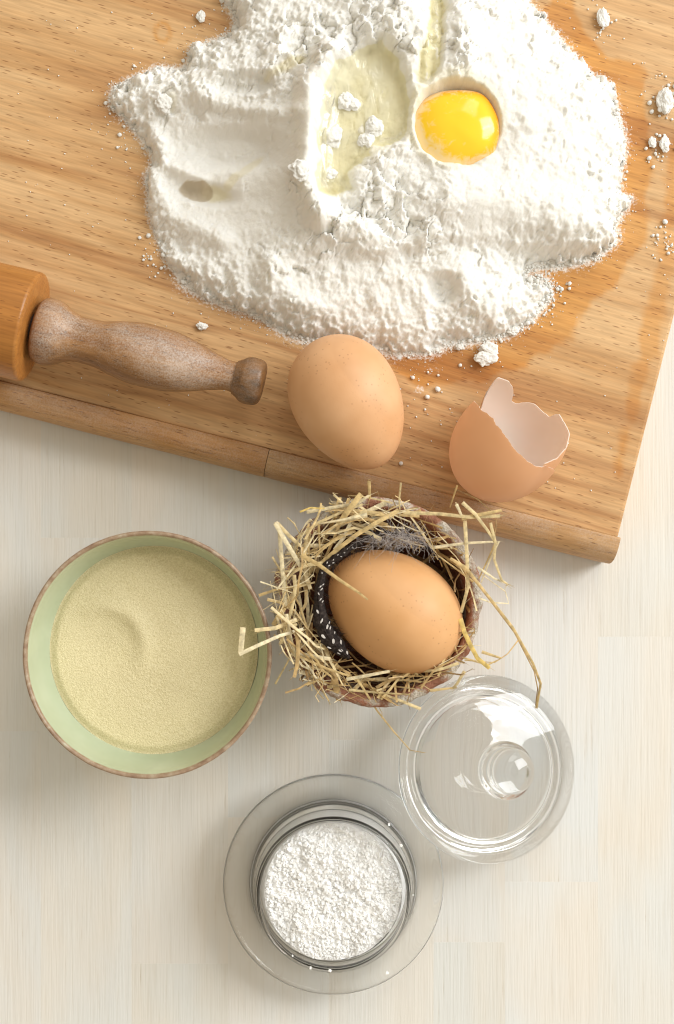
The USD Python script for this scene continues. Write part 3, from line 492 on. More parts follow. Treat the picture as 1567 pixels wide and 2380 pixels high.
# crumbs round the heap
cr = []
ex = np.array(out_poly.exterior.coords)
n_c = 0; r2 = np.random.default_rng(5)
balls = [lump(1.0, 100 + i, 1, .4, .85) for i in range(8)]
while n_c < 3200:
    s_ = out_poly.exterior.interpolate(r2.uniform(0, out_poly.exterior.length)); off = r2.exponential(3.0) - 1.6
    a = r2.uniform(0, 2 * np.pi); x, y = s_.x + off * math.cos(a), s_.y + off * math.sin(a)
    if y > 232: continue
    rr = .11 + min(r2.exponential(.20), 1.2) * math.exp(-max(off, 0) / 12)
    b = balls[n_c % 8]; cr.append(trimesh.Trimesh(np.array(b.vertices) * rr + [x, y, ZB + rr * .6], b.faces, process=False)); n_c += 1
for k in range(420):
    u, v_ = -r2.uniform(0, 300), r2.uniform(3, 235); x, y = board_pt(u, v_)
    rr = r2.uniform(.12, .34); b = balls[k % 8]; cr.append(trimesh.Trimesh(np.array(b.vertices) * rr + [x, y, ZB + rr * .6], b.faces, process=False))
for cx, cy, sp, n in [(1545, 230, 22, 60), (1400, 50, 14, 25), (1530, 345, 18, 40), (1550, 560, 20, 40), (1260, 660, 30, 150), (280, 290, 30, 50), (1000, 840, 60, 60), (360, 600, 20, 40)]:
    for k in range(n):
        x, y, _ = P(cx + r2.normal() * sp, cy + r2.normal() * sp * 1.3, ZB) * 1000; rr = .2 + min(r2.exponential(.25), 1.0)
        b = balls[k % 8]; cr.append(trimesh.Trimesh(np.array(b.vertices) * rr + [x, y, ZB + rr * .6], b.faces, process=False))
cm = trimesh.util.concatenate(cr); cm.apply_scale(.001)
tag(obj('flour_crumbs', cm, flour_crumb), 'fine crumbs of flour strewn round the heap and over the board', 'flour crumbs', kind='stuff')

# ------------------------------------------------------------------ eggs
def egg_pt(t_, a, b, k): return b * np.sqrt(np.clip(1 - t_ ** 2, 0, 1)) * (1 + k * t_) 
def egg(label, cx, cy, zc, a, b, azim, elev, mat, k=.12):
    th = np.linspace(0, np.pi, 90); prof = np.stack([egg_pt(np.cos(th), a, b, k), np.cos(th) * a], -1)
    m = revolve(prof[::-1], 120); R = rot_to([math.cos(azim) * math.cos(elev), math.sin(azim) * math.cos(elev), math.sin(elev)])
    v = np.array(m.vertices) @ R.T + P(cx, cy, zc) * 1000
    o = obj('egg', trimesh.Trimesh(v / 1000, m.faces, process=False), mat)
    return tag(o, label, 'egg', 'whole brown eggs')
# axis points to the blunt end
egg('whole brown egg lying on the board against its front strip', 810, 937, ZB + 22.6, 29.4, 22.4, math.radians(118), math.radians(2), egg_mat)
EC = P(917, 1418, 50) * 1000
egg('whole brown egg cradled in the straw of the clay pot', 917, 1418, 50, 29.8, 22.9, math.radians(-36), math.radians(0), egg_mat2, .08)

# ------------------------------------------------------------------ broken shell: two halves, one nested in the other
def half_shell(label, centre, a, b, axis, near, far, th=.42, nphi=440, ns=50):
    """A part of an egg: near and far are the outlines (picture units) at which its upper and its lower wall are broken off."""
    ph = np.linspace(0, 2 * np.pi, nphi, endpoint=False); R = rot_to(axis)
    def surf(T, off):
        r = egg_pt(np.cos(T), a, b, -.06) * (1 - off / b); z = np.cos(T) * a * (1 - off / a)
        return np.stack([r * np.cos(ph), r * np.sin(ph), z], -1) @ R.T + centre
    th_ = np.linspace(np.pi - .02, .12, 240)[:, None] * np.ones(nphi)
    W = surf(th_, 0); sc = S0 * HC / (HC - W[..., 2]); q2 = shapely.points(W[..., 0] * sc + 783.5, 1190 - W[..., 1] * sc)
    lw = (W - centre) @ R; nn_ = (lw / np.array([b * b, b * b, a * a])) @ R.T; upw = nn_[..., 2] > 0
    ok = np.where(upw, shapely.contains(Polygon(near), q2), shapely.contains(Polygon(far), q2))
    last = np.where(ok.all(0), 239, np.argmin(ok, axis=0) - 1).clip(3, 239)
    th_r = th_[last, 0]
    th_r = ndimage.gaussian_filter1d(ndimage.median_filter(th_r, 5, mode='wrap'), 1.0, mode='wrap') + .022 * (meshkit.fbm(np.stack([np.cos(ph) * 9, np.sin(ph) * 9, 0 * ph + a], -1), 3, 4) - .5)
    s_ = np.linspace(0, 1, ns); T = np.pi - s_[:, None] * (np.pi - th_r)[None]
    A, B = surf(T, 0).reshape(-1, 3), surf(T, th).reshape(-1, 3)
    fo = tri(grid_faces(ns, nphi, True)); x = thing('egg_shell', label, 'egg shell'); mid = len(fo) // 2
    to = trimesh.Trimesh(A / 1000, fo, process=False)
    if to.face_normals[mid] @ (to.triangles_center[mid] * 1000 - centre) < 0: to.invert()
    obj('shell', to, shell_thin, x)
    ti = trimesh.Trimesh(B / 1000, fo, process=False)
    if ti.face_normals[mid] @ (ti.triangles_center[mid] * 1000 - centre) > 0: ti.invert()
    obj('lining', ti, lining, x)
    n = ns * nphi; ev = np.vstack([A[n - nphi:], B[n - nphi:]]); k_ = np.arange(nphi); k1 = (k_ + 1) % nphi
    obj('broken_edge', (ev / 1000, np.stack([k_, k1, nphi + k1, nphi + k_], -1)), lining, x, smooth=False)
    return x
CUT = [(1095, 925), (1113, 942), (1122, 955), (1133, 960), (1148, 972), (1153, 985), (1166, 1000), (1180, 1020), (1193, 1037), (1205, 1052), (1218, 1062), (1230, 1073), (1245, 1082), (1262, 1085), (1271, 1079), (1275, 1084), (1290, 1092), (1290, 1300), (900, 1300), (900, 800), (1095, 800)]
FAR = [(1108, 1300), (1110, 960), (1112, 900), (1130, 884), (1160, 876), (1182, 884), (1193, 900), (1194, 918), (1188, 930), (1201, 936), (1225, 934), (1243, 937), (1262, 955), (1280, 970), (1290, 962), (1300, 962), (1316, 985), (1326, 1008), (1318, 1042), (1302, 1066), (1290, 1085), (1280, 1300)]
NEARI = [(1198, 1054), (1215, 1060), (1240, 1072), (1268, 1077), (1296, 1065), (1318, 1040), (1332, 1008), (1340, 1300), (1190, 1300)]
e = math.radians(30); AXO = np.array([.656 * math.cos(e), .755 * math.cos(e), math.sin(e)])
e2 = math.radians(44); AXI = np.array([.5 * math.cos(e2), .866 * math.cos(e2), math.sin(e2)])
half_shell('brown half eggshell broken open, resting on the board right of the whole egg', P(1188, 1022, 46) * 1000, 29, 22.3, AXO, CUT, CUT)
half_shell('white-lined eggshell piece with a tall flap, nested inside the brown half shell', P(1197, 989, 48.5) * 1000, 27.2, 23.7, AXI, NEARI, FAR)

# ------------------------------------------------------------------ bowl of golden sugar
BC = P(341, 1523, 58) * 1000
bowl = thing('bowl', 'pale green glazed bowl with worn brown rim standing on the table', 'bowl')
outer = curve([(0, 4), (22, 4), (24, 0.2), (27, 0.2), (28, 4), (36, 14), (43.5, 28), (48.2, 44), (50.2, 55)], 46)
inner = curve([(48.4, 55), (47.0, 46), (43.6, 35), (38, 22), (28, 12), (14, 9), (0, 8.6)], 36)
def wob(m, amp, seed):
    v = np.array(m.vertices); a = np.arctan2(v[:, 1], v[:, 0])
    f = 1 + amp * (np.sin(2 * a + seed) * .6 + np.sin(5 * a + seed * 2) * .3); v[:, :2] *= f[:, None]
    return trimesh.Trimesh(v, m.faces, process=False)
body = revolve(np.vstack([outer, [(50.1, 56.0)], [(48.7, 56.0)], inner]), 160); trimesh.repair.fix_normals(body)
obj('glazed_body', place(wob(body, .004, 1), BC), celadon, bowl, smooth=50)
rm = revolve(curve([(50.35, 55.6), (50.55, 56.3), (50.3, 57.0), (49.75, 57.35), (49.2, 57.2), (48.75, 56.6), (48.6, 55.9)], 22), 240)
v = np.array(rm.vertices); v += .28 * (meshkit.fbm(v / 3.0, 3, 4)[:, None] - .5) * np.array([1, 1, 1.2]); rm = trimesh.Trimesh(v, rm.faces, process=False); trimesh.repair.fix_normals(rm)
obj('rim', place(wob(rm, .004, 1), BC), rim_mat, bowl, smooth=60)
na, nr = 220, 110
rr_ = np.linspace(0, 1, nr); aa = np.linspace(0, 2 * np.pi, na, endpoint=False)
RR, AA = np.meshgrid(rr_ * 43.9, aa, indexing='ij'); sx, sy = RR * np.cos(AA), RR * np.sin(AA)
sz = 37.0 + .6 * (meshkit.fbm(np.stack([sx / 16, sy / 16, 0 * sx], -1), 3, 6) - .5) + .22 * (meshkit.fbm(np.stack([sx / .7, sy / .7, 0 * sx], -1), 2, 7) - .5)
da_ = np.hypot(sx + 20, sy - 2)          # the swirl left by a spoon
sw = np.clip(np.cos(np.arctan2(sy - 2, sx + 20) - .75), 0, 1)
sz += 2.0 * np.exp(-((da_ - 16) / 4.2) ** 2) * sw - 1.6 * np.exp(-(da_ / 13) ** 2) + 1.2 * np.exp(-(np.hypot(sx - 15, sy + 10) / 26) ** 2)
sz -= 1.2 * smst(40, 43.9, RR)
sg = trimesh.Trimesh(np.stack([sx + BC[0], sy + BC[1], sz], -1).reshape(-1, 3) / 1000, tri(grid_faces(nr, na, True)), process=False)
if sg.face_normals[5000][2] < 0: sg.invert()
tag(obj('sugar', sg, sugar_mat), 'fine golden sugar filling the green bowl, dented by a spoon', 'sugar', kind='stuff')

# ------------------------------------------------------------------ clay pot, straw, feathers
PC = P(876, 1400, 55) * 1000
prof = curve([(0, .2), (28, .2), (30, 1), (34, 20), (39, 38), (41.6, 47), (42.8, 53), (42.0, 55.6), (40.2, 56.2), (38.2, 55.4), (37.6, 52), (36, 40), (31, 18), (26, 8), (0, 7)], 130)
pot = revolve(prof, 220); v = np.array(pot.vertices)
a_ = np.arctan2(v[:, 1], v[:, 0]); topw = smst(40, 55, v[:, 2])
nn = meshkit.fbm(v / 6, 4, 9) - .5; n2_ = meshkit.fbm(v / 1.6, 3, 10) - .5
crust = np.clip(meshkit.fbm(v / 11, 3, 12) * 1.5 - .35, 0, 1)
dirn = np.stack([np.cos(a_), np.sin(a_), 0 * a_], -1) * (v[:, :2] ** 2).sum(1)[:, None].clip(0, 1)
outside = (np.hypot(v[:, 0], v[:, 1]) > 39.6)
v = v + dirn * (nn * 2.4 * topw + n2_ * 1.3 * topw * (.3 + crust))[:, None] * outside[:, None]
v[:, 2] += topw * (nn * 3.0 + n2_ * .9) * (v[:, 2] > 50)
pm = np.stack([np.clip(.22 + .44 * crust + .16 * outside, 0, 1), 0 * a_, 0 * a_], -1)
pot = trimesh.Trimesh(v, pot.faces, process=False); trimesh.repair.fix_normals(pot)
tag(obj('clay_pot', place(pot, PC), terracotta, None, True, pm), 'small terracotta pot with crusty whitened rim standing in front of the board', 'pot')

nest = thing('straw_nest', 'loose nest of dry straw spilling over the rim of the clay pot', 'straw nest')
rs = np.random.default_rng(77)
def straw(path, w, mat, parent=nest, twist=0.0, name='straw', n=None, taper=.6, seed=0):
    p = np.asarray(path, float); L = len(p)
    if name == 'straw': w = w * .86
    tg = np.gradient(p, axis=0); tg /= np.linalg.norm(tg, axis=1)[:, None] + 1e-9
    ring = []
    for i in range(L):
        h = np.array([0, 0, 1.]) if abs(tg[i][2]) < .9 else np.array([1., 0, 0])
        s_ = np.cross(tg[i], h); s_ /= np.linalg.norm(s_); u_ = np.cross(s_, tg[i])
        an = twist * (i / max(1, L - 1)) + seed; s2, u2 = s_ * math.cos(an) + u_ * math.sin(an), -s_ * math.sin(an) + u_ * math.cos(an)
        ww = w * (1 - (1 - taper) * (i / max(1, L - 1))) / 2
        ring += [p[i] + s2 * ww, p[i] + u2 * ww * .30, p[i] - s2 * ww, p[i] - u2 * ww * .16]
    f = tri(grid_faces(L, 4, True)); b = (L - 1) * 4
    f = np.vstack([f, [[0, 1, 2], [0, 2, 3], [b, b + 2, b + 1], [b, b + 3, b + 2]]])
    parts_ = [trimesh.Trimesh(np.array(ring), f, process=False)]
    if name == 'straw' and w > .9:         # split, frayed end and a loose fibre along the stalk
        for _ in range(int(rs.integers(1, 4))):
            e0 = p[-1 if rs.random() < .7 else -2]; dv = tg[-1] * rs.uniform(1.5, 4) + rs.normal(size=3) * [.8, .8, .5]
            c_ = e0 - tg[-1] * .8 + np.linspace(0, 1, 3)[:, None] * dv + rs.normal(size=3) * .12
            q0 = np.vstack([[c_[i] + o_ for o_ in np.array([[.14, 0, 0], [-.07, .12, .05], [-.07, -.12, -.05]]) * (1.25 - .5 * i)] for i in range(3)])
            parts_.append(trimesh.Trimesh(q0, tri(grid_faces(3, 3, True)), process=False))
    t = trimesh.util.concatenate(parts_); t.apply_scale(.001); trimesh.repair.fix_normals(t)
    return obj(name, t, mat, parent, smooth=45)
def hand(pts_, w, m, **k):                 # straws placed by eye: (x, y, z) in picture units and mm
    ln = np.array([P(*q_) * 1000 for q_ in pts_]); straw(ln, w, straws[m], **k)
hand([(641, 1213, 66), (650, 1235, 65), (657, 1330, 62), (664, 1412, 58)], 2.0, 3, taper=.95)
hand([(640, 1216, 66.5), (668, 1265, 66), (699, 1316, 64)], 2.1, 3, taper=.95)
hand([(645, 1216, 65), (670, 1243, 63), (697, 1268, 61)], 1.8, 0, taper=.9)
hand([(700, 1290, 66), (740, 1312, 69), (788, 1347, 73.5), (832, 1376, 75), (855, 1394, 75)], 2.2, 1, taper=.35)
hand([(745, 1311, 60), (790, 1272, 63), (833, 1240, 65), (880, 1212, 65), (927, 1186, 64)], 2.0, 1, taper=1.0)
hand([(565, 1458, 70), (559, 1522, 69)], 2.6, 3, taper=.9)
hand([(556, 1521, 69.5), (600, 1500, 68), (650, 1478, 64), (705, 1462, 60)], 1.8, 3, taper=.8)
hand([(676, 1518, 60), (720, 1524, 60.5), (768, 1532, 60)], 1.9, 3, taper=.9)
hand([(806, 1579, 60), (855, 1570, 61), (906, 1560, 61)], 1.6, 3, taper=.8)
hand([(829, 1576, 60), (852, 1612, 59), (876, 1651, 52), (915, 1700, 40), (954, 1744, 30), (987, 1750, 28)], 1.2, 1, taper=.35)
hand([(1047, 1298, 61), (1083, 1319, 63), (1135, 1386, 62), (1192, 1459, 57), (1239, 1542, 47), (1257, 1589, 40), (1247, 1646, 30)], 1.5, 1, taper=.8)
hand([(1049, 1300, 62), (1088, 1330, 63.5), (1140, 1396, 62), (1196, 1470, 56), (1242, 1560, 46), (1250, 1600, 38), (1245, 1640, 30)], .8, 2)
hand([(938, 1192, 61), (1018, 1194, 64), (1094, 1202, 66), (1163, 1199, 66)], 1.7, 0, taper=.9)
hand([(1073, 1205, 65), (1120, 1195, 67), (1166, 1186, 67)], 2.0, 1)
hand([(1075, 1168, 68), (1105, 1195, 67), (1135, 1235, 65), (1150, 1258, 64)], 1.8, 0)
hand([(1061, 1172, 68), (1075, 1202, 65)], 1.6, 3)
hand([(1081, 1210, 63), (1086, 1300, 63), (1088, 1365, 61), (1072, 1424, 57)], 1.8, 0, taper=.8)
hand([(1010, 1272, 60), (1088, 1262, 63), (1153, 1259, 64)], 1.5, 3)
hand([(1140, 1215, 66), (1152, 1262, 64), (1149, 1300, 62), (1166, 1348, 60), (1180, 1358, 60)], 1.5, 0)
hand([(1152, 1262, 62), (1130, 1310, 60), (1113, 1345, 58)], 1.0, 1)
hand([(1160, 1258, 62), (1140, 1300, 61), (1118, 1355, 58)], .9, 3)
hand([(1110, 1318, 60), (1150, 1345, 60), (1180, 1357, 58), (1176, 1362, 57)], 1.1, 3)
hand([(1113, 1390, 58), (1140, 1400, 58), (1183, 1403, 56), (1175, 1375, 56), (1120, 1335, 57)], .8, 3)
hand([(1070, 1438, 60), (1080, 1470, 61), (1094, 1500, 60), (1110, 1530, 57), (1138, 1553, 54)], 2.2, 5, taper=.9)
hand([(1063, 1128, 66), (1046, 1180, 62)], .9, 2); hand([(858, 1118, 66), (860, 1160, 62)], 1.7, 1); hand([(932, 1122, 68), (928, 1160, 64), (930, 1200, 60)], 1.0, 0)
hand([(1150, 1250, 60), (1155, 1200, 60), (1110, 1160, 55), (1055, 1135, 48)], .8, 4)
hand([(605, 1352, 62), (680, 1378, 60)], .7, 3); hand([(602, 1384, 58), (640, 1371, 60), (700, 1360, 60)], 1.4, 1)
hand([(592, 1465, 66), (640, 1460, 64), (690, 1440, 60)], 1.7, 0, taper=1.2); hand([(640, 1590, 50), (668, 1540, 56), (678, 1520, 58)], 1.0, 0)
hand([(978, 1648, 54), (930, 1628, 57), (876, 1608, 58)], 1.6, 0); hand([(1000, 1605, 56), (1062, 1598, 55)], 1.4, 1); hand([(775, 1560, 58), (782, 1600, 57), (790, 1628, 54)], 3.0, 2, taper=1.1)
hand([(1205, 1488, 40), (1180, 1520, 46), (1150, 1540, 50), (1080, 1535, 55)], .7, 2); hand([(1120, 1515, 54), (1165, 1530, 52), (1135, 1545, 52), (1080, 1530, 55)], 1.6, 1)
hand([(1080, 1560, 58), (1062, 1590, 57), (1052, 1600, 55)], 1.6, 0); hand([(713, 1190, 58), (770, 1180, 60), (832, 1170, 62), (860, 1150, 63)], 1.8, 3)
hand([(692, 1250, 58), (740, 1215, 61), (795, 1190, 62), (843, 1172, 62)], 1.6, 0); hand([(840, 1148, 64), (815, 1180, 64), (786, 1220, 62)], 2.6, 1, taper=1.0)
hand([(697, 1190, 61), (722, 1180, 62), (755, 1182, 61)], 1.0, 5); hand([(776, 1150, 64), (796, 1168, 63)], 1.2, 0)
r3 = np.random.default_rng(21)
def rand_straws(n, phis, rlo, rhi, zlo, zhi, spread, wid, lens, mats_, tilt=.12):
    for _ in range(n):
        ph = math.radians(r3.uniform(*phis)); r = r3.uniform(rlo, rhi); z = r3.uniform(zlo, zhi)
        c = np.array([PC[0] + r * math.cos(ph), PC[1] + r * math.sin(ph), z])
        dr = ph + math.pi / 2 + r3.normal() * spread; L_ = r3.uniform(*lens)
        dv = np.array([math.cos(dr), math.sin(dr), r3.normal() * tilt]); bend = r3.normal(size=3) * L_ * .07; bend[2] *= .6
        ss = np.linspace(-.5, .5, 5)
        pth = c + ss[:, None] * dv * L_ + (1 - (2 * ss[:, None]) ** 2) * bend
        if r3.random() < .25: pth[3:] += r3.normal(size=3) * 2.2
        # keep clear of the egg
        q_ = pth - EC; pr = q_ / np.array([27, 25, 24]); nrm = np.linalg.norm(pr, axis=1)
        if (nrm < 1.0).any() and z > 30: pth = EC + q_ * np.maximum(1.02 / np.maximum(nrm, .3), 1)[:, None]
        rxy = np.hypot(*(pth[:, :2] - PC[:2]).T)
        lift = (rxy > 35) & (rxy < 45); pth[lift, 2] = np.maximum(pth[lift, 2], 57.0 + r3.uniform(0, 3))
        far = (rxy < 36) ; pth[far, 2] = np.minimum(pth[far, 2], 66)
        straw(pth, r3.uniform(*wid), straws[mats_[r3.integers(len(mats_))]], twist=r3.normal() * .8, taper=r3.uniform(.4, 1.0), seed=r3.normal() * .4)
rand_straws(62, (0, 360), 10, 34, 24, 40, 1.2, (1.0, 2.2), (14, 34), (2, 4, 1, 4))
rand_straws(72, (85, 235), 29, 41, 50, 64, .5, (.6, 2.6), (10, 30), (0, 1, 3, 0, 1, 2, 3))
rand_straws(44, (205, 320), 30, 37, 46, 58, .5, (.6, 2.0), (9, 26), (0, 1, 2, 4, 2))
rand_straws(26, (-45, 85), 31, 38, 46, 59, .5, (.5, 1.5), (9, 26), (0, 1, 2, 4, 2))
rand_straws(22, (90, 240), 34, 43, 58, 63, 1.3, (.4, 1.2), (8, 18), (0, 3, 1), .25)

rand_straws(46, (70, 245), 30, 42, 56, 64, .7, (.3, .7), (8, 24), (0, 3, 3, 0, 1), .2)
rand_straws(26, (-120, 70), 31, 40, 50, 61, .7, (.3, .6), (8, 20), (0, 3, 1, 2), .2)
# spotted feather round the egg's left side
feather = thing('feather', 'black feather with white spots curved round the left side of the egg in the pot', 'feather')
fp = curve([P(*q_) * 1000 for q_ in [(812, 1530, 60), (790, 1508, 61), (766, 1482, 62), (750, 1452, 62), (742, 1415, 62), (741, 1378, 62), (748, 1340, 62), (762, 1312, 62), (790, 1291, 63), (830, 1264, 63), (868, 1246, 62)]], 44)
tg = np.gradient(fp, axis=0); tg /= np.linalg.norm(tg, axis=1)[:, None]
toegg = EC - fp; toegg -= (toegg * tg).sum(1)[:, None] * tg; toegg[:, 2] = 0; toegg /= np.linalg.norm(toegg, axis=1)[:, None]
wv_ = np.interp(np.linspace(0, 1, 44), [0, .04, .15, .3, .42, .55, .7, .85, 1], [1.2, 4.2, 7.4, 6.6, 4.2, 3.6, 3.4, 2.6, 1.0])
K = 9; rows = []
r4 = np.random.default_rng(3)
for i in range(44):
    for j in range(K):
        s_ = (j / (K - 1) - .5); fr = 1 + (r4.uniform(-.16, .12) if j in (0, K - 1) else 0)
        rows.append(fp[i] + toegg[i] * s_ * wv_[i] * fr + np.array([0, 0, 1.2 * (1 - (2 * s_) ** 2) + (-1.0 if s_ < 0 else .4) * abs(s_)]) + r4.normal(size=3) * .07)
rows = np.array(rows); rows_b = rows - [0, 0, .18]
f1 = tri(grid_faces(44, K)); ftop = trimesh.Trimesh(rows / 1000, f1, process=False)
if ftop.face_normals[40][2] < 0: ftop.invert()
obj('vane', trimesh.util.concatenate([ftop, trimesh.Trimesh(rows_b / 1000, ftop.faces[:, ::-1], process=False)]), vane_mat, feather, smooth=False)
def feather_pt(s, t_):
    i = s * 43; a = int(min(42, max(0, math.floor(i)))); fr = i - a
    base = fp[a] * (1 - fr) + fp[a + 1] * fr; w = np.interp(i, np.arange(44), wv_)
    return base + toegg[a] * t_ * w + np.array([0, 0, 1.2 * (1 - (2 * t_) ** 2) + (-1.0 if t_ < 0 else .4) * abs(t_) + .16]), tg[a], toegg[a]
straw([fp[i] + [0, 0, 1.35] for i in range(0, 44, 3)], .5, vane_mat, feather, name='shaft')
for s, t_, l1, l2 in [(.035, .28, 1.7, .8), (.075, -.02, 2.0, 1.0), (.07, -.30, 1.5, .35), (.11, .36, 2.1, .7), (.15, .05, 2.2, 1.0), (.14, -.38, 1.9, .5), (.21, -.24, 2.2, 1.15), (.19, .40, 1.2, .4), (.25, .22, 2.0, .7), (.27, .42, 1.4, .4), (.235, .34, 1.5, .45), (.30, .02, 2.2, .7), (.36, -.12, 1.8, .8),
        (.42, .34, 1.5, .4), (.435, .18, 1.4, .4), (.47, .0, 1.3, .45), (.50, .28, 1.6, .4), (.515, .1, 1.5, .45), (.53, .36, 1.2, .35), (.6, -.1, .8, .3), (.66, .15, 1.2, .4), (.67, -.2, 1.0, .35), (.695, .3, 1.0, .35), (.71, .0, .9, .3), (.75, -.2, .8, .3), (.76, .22, .8, .3), (.79, .05, .8, .25), (.82, -.15, .7, .25), (.85, .2, .8, .22)]:
    c, d1, d2 = feather_pt(s, t_); a = np.linspace(0, 2 * np.pi, 10, endpoint=False)
    dd = d1 * .75 + d2 * (.66 if t_ > 0 else -.3); dd /= np.linalg.norm(dd); d2_ = np.cross([0, 0, 1.], dd)
    vv_ = np.vstack([c + [0, 0, .08], c + np.cos(a)[:, None] * dd * l1 * .5 + np.sin(a)[:, None] * d2_ * l2 * .55])
    obj('spot', (vv_ / 1000, np.array([[0, 1 + k_, 1 + (k_ + 1) % 10] for k_ in range(10)])), spot_mat, feather, smooth=False)
# grey down
def hairs(path_, strands, width, mat):
    c = UsdGeom.BasisCurves.Define(stage, path_); c.CreateTypeAttr('linear')
    c.CreatePointsAttr(Vt.Vec3fArray.FromNumpy(np.vstack(strands).astype(np.float32) / 1000)); c.CreateCurveVertexCountsAttr([len(s) for s in strands])
    c.CreateWidthsAttr([width / 1000]); c.SetWidthsInterpolation('constant')
    UsdShade.MaterialBindingAPI.Apply(c.GetPrim()).Bind(mat); return c.GetPrim()
down = thing('down_feather', 'tuft of fluffy grey down at the upper edge of the egg in the pot', 'feather')
qb = curve([P(*q_) * 1000 for q_ in [(865, 1246, 63), (905, 1238, 64), (950, 1246, 63), (995, 1272, 61), (1025, 1302, 58)]], 14)
straw(qb - [0, 0, 2.5], 2.4, vane_mat, down, name='dark_vane', taper=.3)
st_ = []
for _ in range(300):
    g_ = r4.normal(); o = P(925 + g_ * 34, 1243 + abs(g_) * 8 + r4.normal() * 8, 64) * 1000 + [0, 0, r4.normal() * .8 + 1.2]
    dv = np.array([r4.normal() * .9 + g_ * .3, r4.normal() * .8 - .35, r4.normal() * .4 + .25]); dv /= np.linalg.norm(dv); L_ = r4.uniform(2, 8); cu = r4.normal(size=3) * .4
    ss = np.linspace(0, 1, 6)[:, None]; st_.append(o + ss * dv * L_ + ss ** 2 * cu * L_)
hairs('/World/' + down.GetName() + '/barbs', st_, .085, down_mat)
st_ = []
for _ in range(150):                       # fine barbs along the spotted feather's inner edge
    c, d1, d2 = feather_pt(r4.uniform(.03, .95), .48); dv = d2 * .9 - d1 * .7 + [0, 0, .35] + r4.normal(size=3) * .15; L_ = r4.uniform(1, 3.2)
    st_.append(c + np.linspace(0, 1, 4)[:, None] * dv * L_)
hairs('/World/' + feather.GetName() + '/barbs', st_, .09, vane_mat)

# ------------------------------------------------------------------ glass salt dish with its lid
DC = np.array([(775 - 783.5) / 5.32, -(2053 - 1190) / 5.32, 0])
dish = revolve(curve([(0, 1.2), (22, 1.2), (25.5, .2), (28.5, .2), (30.5, 2.5), (32, 7), (34, 10.6), (37, 12.2), (42, 13.0), (47.2, 14.4), (48.2, 15.3), (47.6, 16.3), (46, 16.2), (41, 15.2), (37.5, 15.0), (35.6, 16.4), (34.6, 20), (33.6, 28), (32.8, 33), (32.0, 34.3), (31.2, 33.8), (30.9, 32), (31.5, 26), (32.2, 20), (31.8, 13.5), (30.2, 8.6), (27, 5.4), (18, 4.2), (0, 4.0)], 180), 200)
trimesh.repair.fix_normals(dish)
tag(obj('salt_dish', place(dish, DC), glass, None, 60), 'clear glass salt dish with a wide flat flange, nearest the bottom of the picture', 'salt dish')
salt_parts = []
nr2, na2 = 40, 90
RR, AA = np.meshgrid(np.linspace(0, 29.5, nr2), np.linspace(0, 2 * np.pi, na2, endpoint=False), indexing='ij'); sx, sy = RR * np.cos(AA), RR * np.sin(AA)
salt_h = lambda x, y: 28.4 + 3.6 * (meshkit.fbm(np.stack([x / 7, y / 7, 0 * x], -1), 4, 15) - .5) - .0016 * ((x + 6) ** 2 + (y + 3) ** 2)
top = trimesh.Trimesh(np.stack([sx, sy, salt_h(sx, sy) - .3], -1).reshape(-1, 3), tri(grid_faces(nr2, na2, True)), process=False)
if top.face_normals[2000][2] < 0: top.invert()
side_w = revolve([(29.5, 27.4), (30.6, 24), (31.5, 19), (30.8, 13), (29, 8.8), (26, 6.0), (0, 5.0)], 90)
sw_ = side_w; trimesh.repair.fix_normals(sw_); salt_parts += [top, sw_]
r5 = np.random.default_rng(8)
crys = []
for k in range(6):
    t = trimesh.creation.box([1, 1, 1]) if k % 2 else trimesh.creation.icosphere(subdivisions=1, radius=.62); v = np.array(t.vertices) * r5.uniform(.75, 1.2, 3) + r5.normal(size=(len(t.vertices), 3)) * .07; crys.append((v, np.array(t.faces)))
for k in range(5200):
    r = 29.3 * math.sqrt(r5.random()); a = r5.uniform(0, 2 * np.pi); x, y = r * math.cos(a), r * math.sin(a); sz_ = (.35 + 1.25 * r5.random() ** 3) if r < 28.5 else r5.uniform(.3, .6)
    v, f = crys[k % 6]; Rm = trimesh.transformations.random_rotation_matrix(r5.random(3))[:3, :3]
    salt_parts.append(trimesh.Trimesh((v * sz_) @ Rm.T + [x, y, salt_h(np.array([x]), np.array([y]))[0] + r5.uniform(-.3, .45)], f, process=False))
sm_ = trimesh.util.concatenate(salt_parts)
tag(obj('salt', place(sm_, DC), salt_mat, None, False), 'coarse white salt crystals heaped in the glass dish', 'salt', kind='stuff')
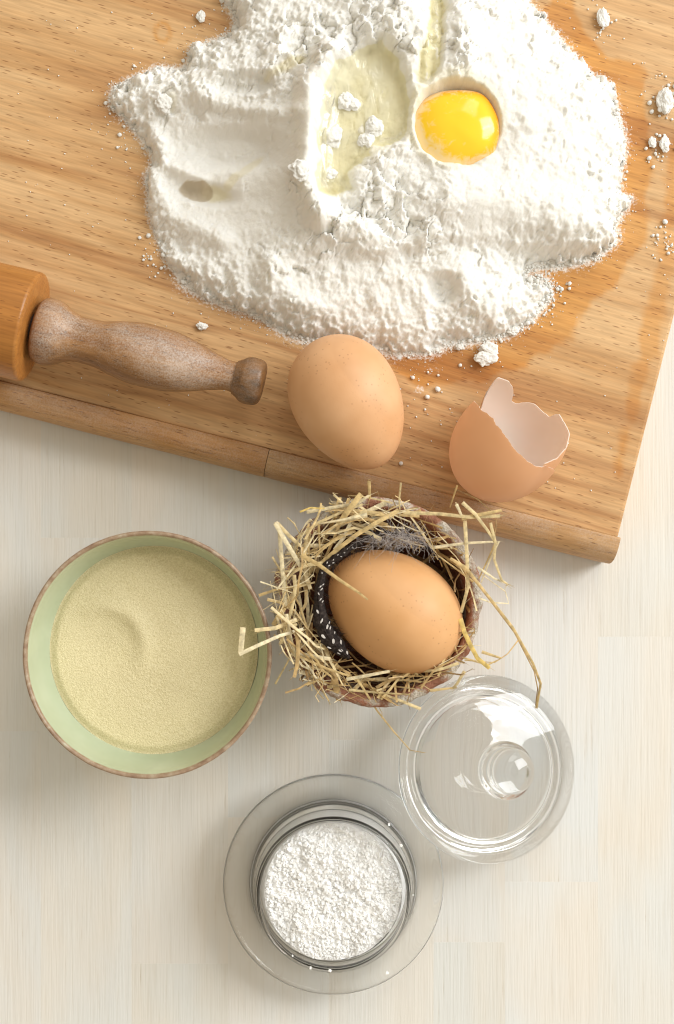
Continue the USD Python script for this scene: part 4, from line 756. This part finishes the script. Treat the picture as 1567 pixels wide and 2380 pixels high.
strays = []
for cx, cy, z in [(680, 2222, 33), (722, 2249, 34.6), (767, 2256, 34.6), (905, 1916, 35), (932, 1965, 35), (900, 2260, 18), (660, 1940, 17), (628, 1975, 17), (960, 2080, 17)]:
    c = P(cx, cy, z) * 1000; v, f = crys[len(strays) % 6]; strays.append(trimesh.Trimesh((v * r5.uniform(.6, 1.3) + c + [0, 0, .3]) / 1000, f, process=False))
tag(obj('stray_salt_crystals', trimesh.util.concatenate(strays), salt_mat, None, False), 'few stray salt crystals on the glass edge of the dish', 'salt crystals', kind='stuff')
# lid, tilted: its lower left edge rests on the flange of the dish
lid_m = revolve(curve([(0, 7.2), (10, 7.2), (20, 6.8), (26, 6.0), (28.6, 4.2), (29.2, 1.2), (30.0, .2), (31.2, .3), (31.9, 1.6), (32.2, 4.4), (33.2, 5.4), (35.5, 5.5), (37.4, 5.7), (38.6, 7.0), (38.7, 8.8), (37.6, 11.4), (34.6, 14.0), (30, 15.6), (22, 17.0), (14, 17.9), (9.2, 18.7), (8.0, 20.0), (7.4, 22.0), (8.0, 24.2), (10.6, 26.2), (11.8, 28.4), (11.4, 30.2), (9.2, 31.6), (8.9, 33.4), (9.0, 36.2), (7.6, 39.4), (4.2, 41.2), (0, 41.7)], 230), 220)
trimesh.repair.fix_normals(lid_m)
tilt = math.radians(17); da = math.radians(208)      # raised towards this direction
lx = np.array([math.cos(da), math.sin(da), 0]); axis_t = np.cross(lx, [0, 0, 1.])
Rl = trimesh.transformations.rotation_matrix(tilt, np.cross(lx, [0, 0, 1.]))[:3, :3]
if (Rl @ lx)[2] < 0: Rl = Rl.T
LC = P(1118, 1787, 12) * 1000
lv = np.array(lid_m.vertices) * 1.045 @ Rl.T
lv[:, 2] -= lv[:, 2].min() - .15
lid_t = trimesh.Trimesh((lv + [LC[0], LC[1], 0]) / 1000, lid_m.faces, process=False)
tag(obj('glass_lid', lid_t, lid_glass, None, 60), 'clear domed glass lid with a round knob leaning on the salt dish', 'glass lid')
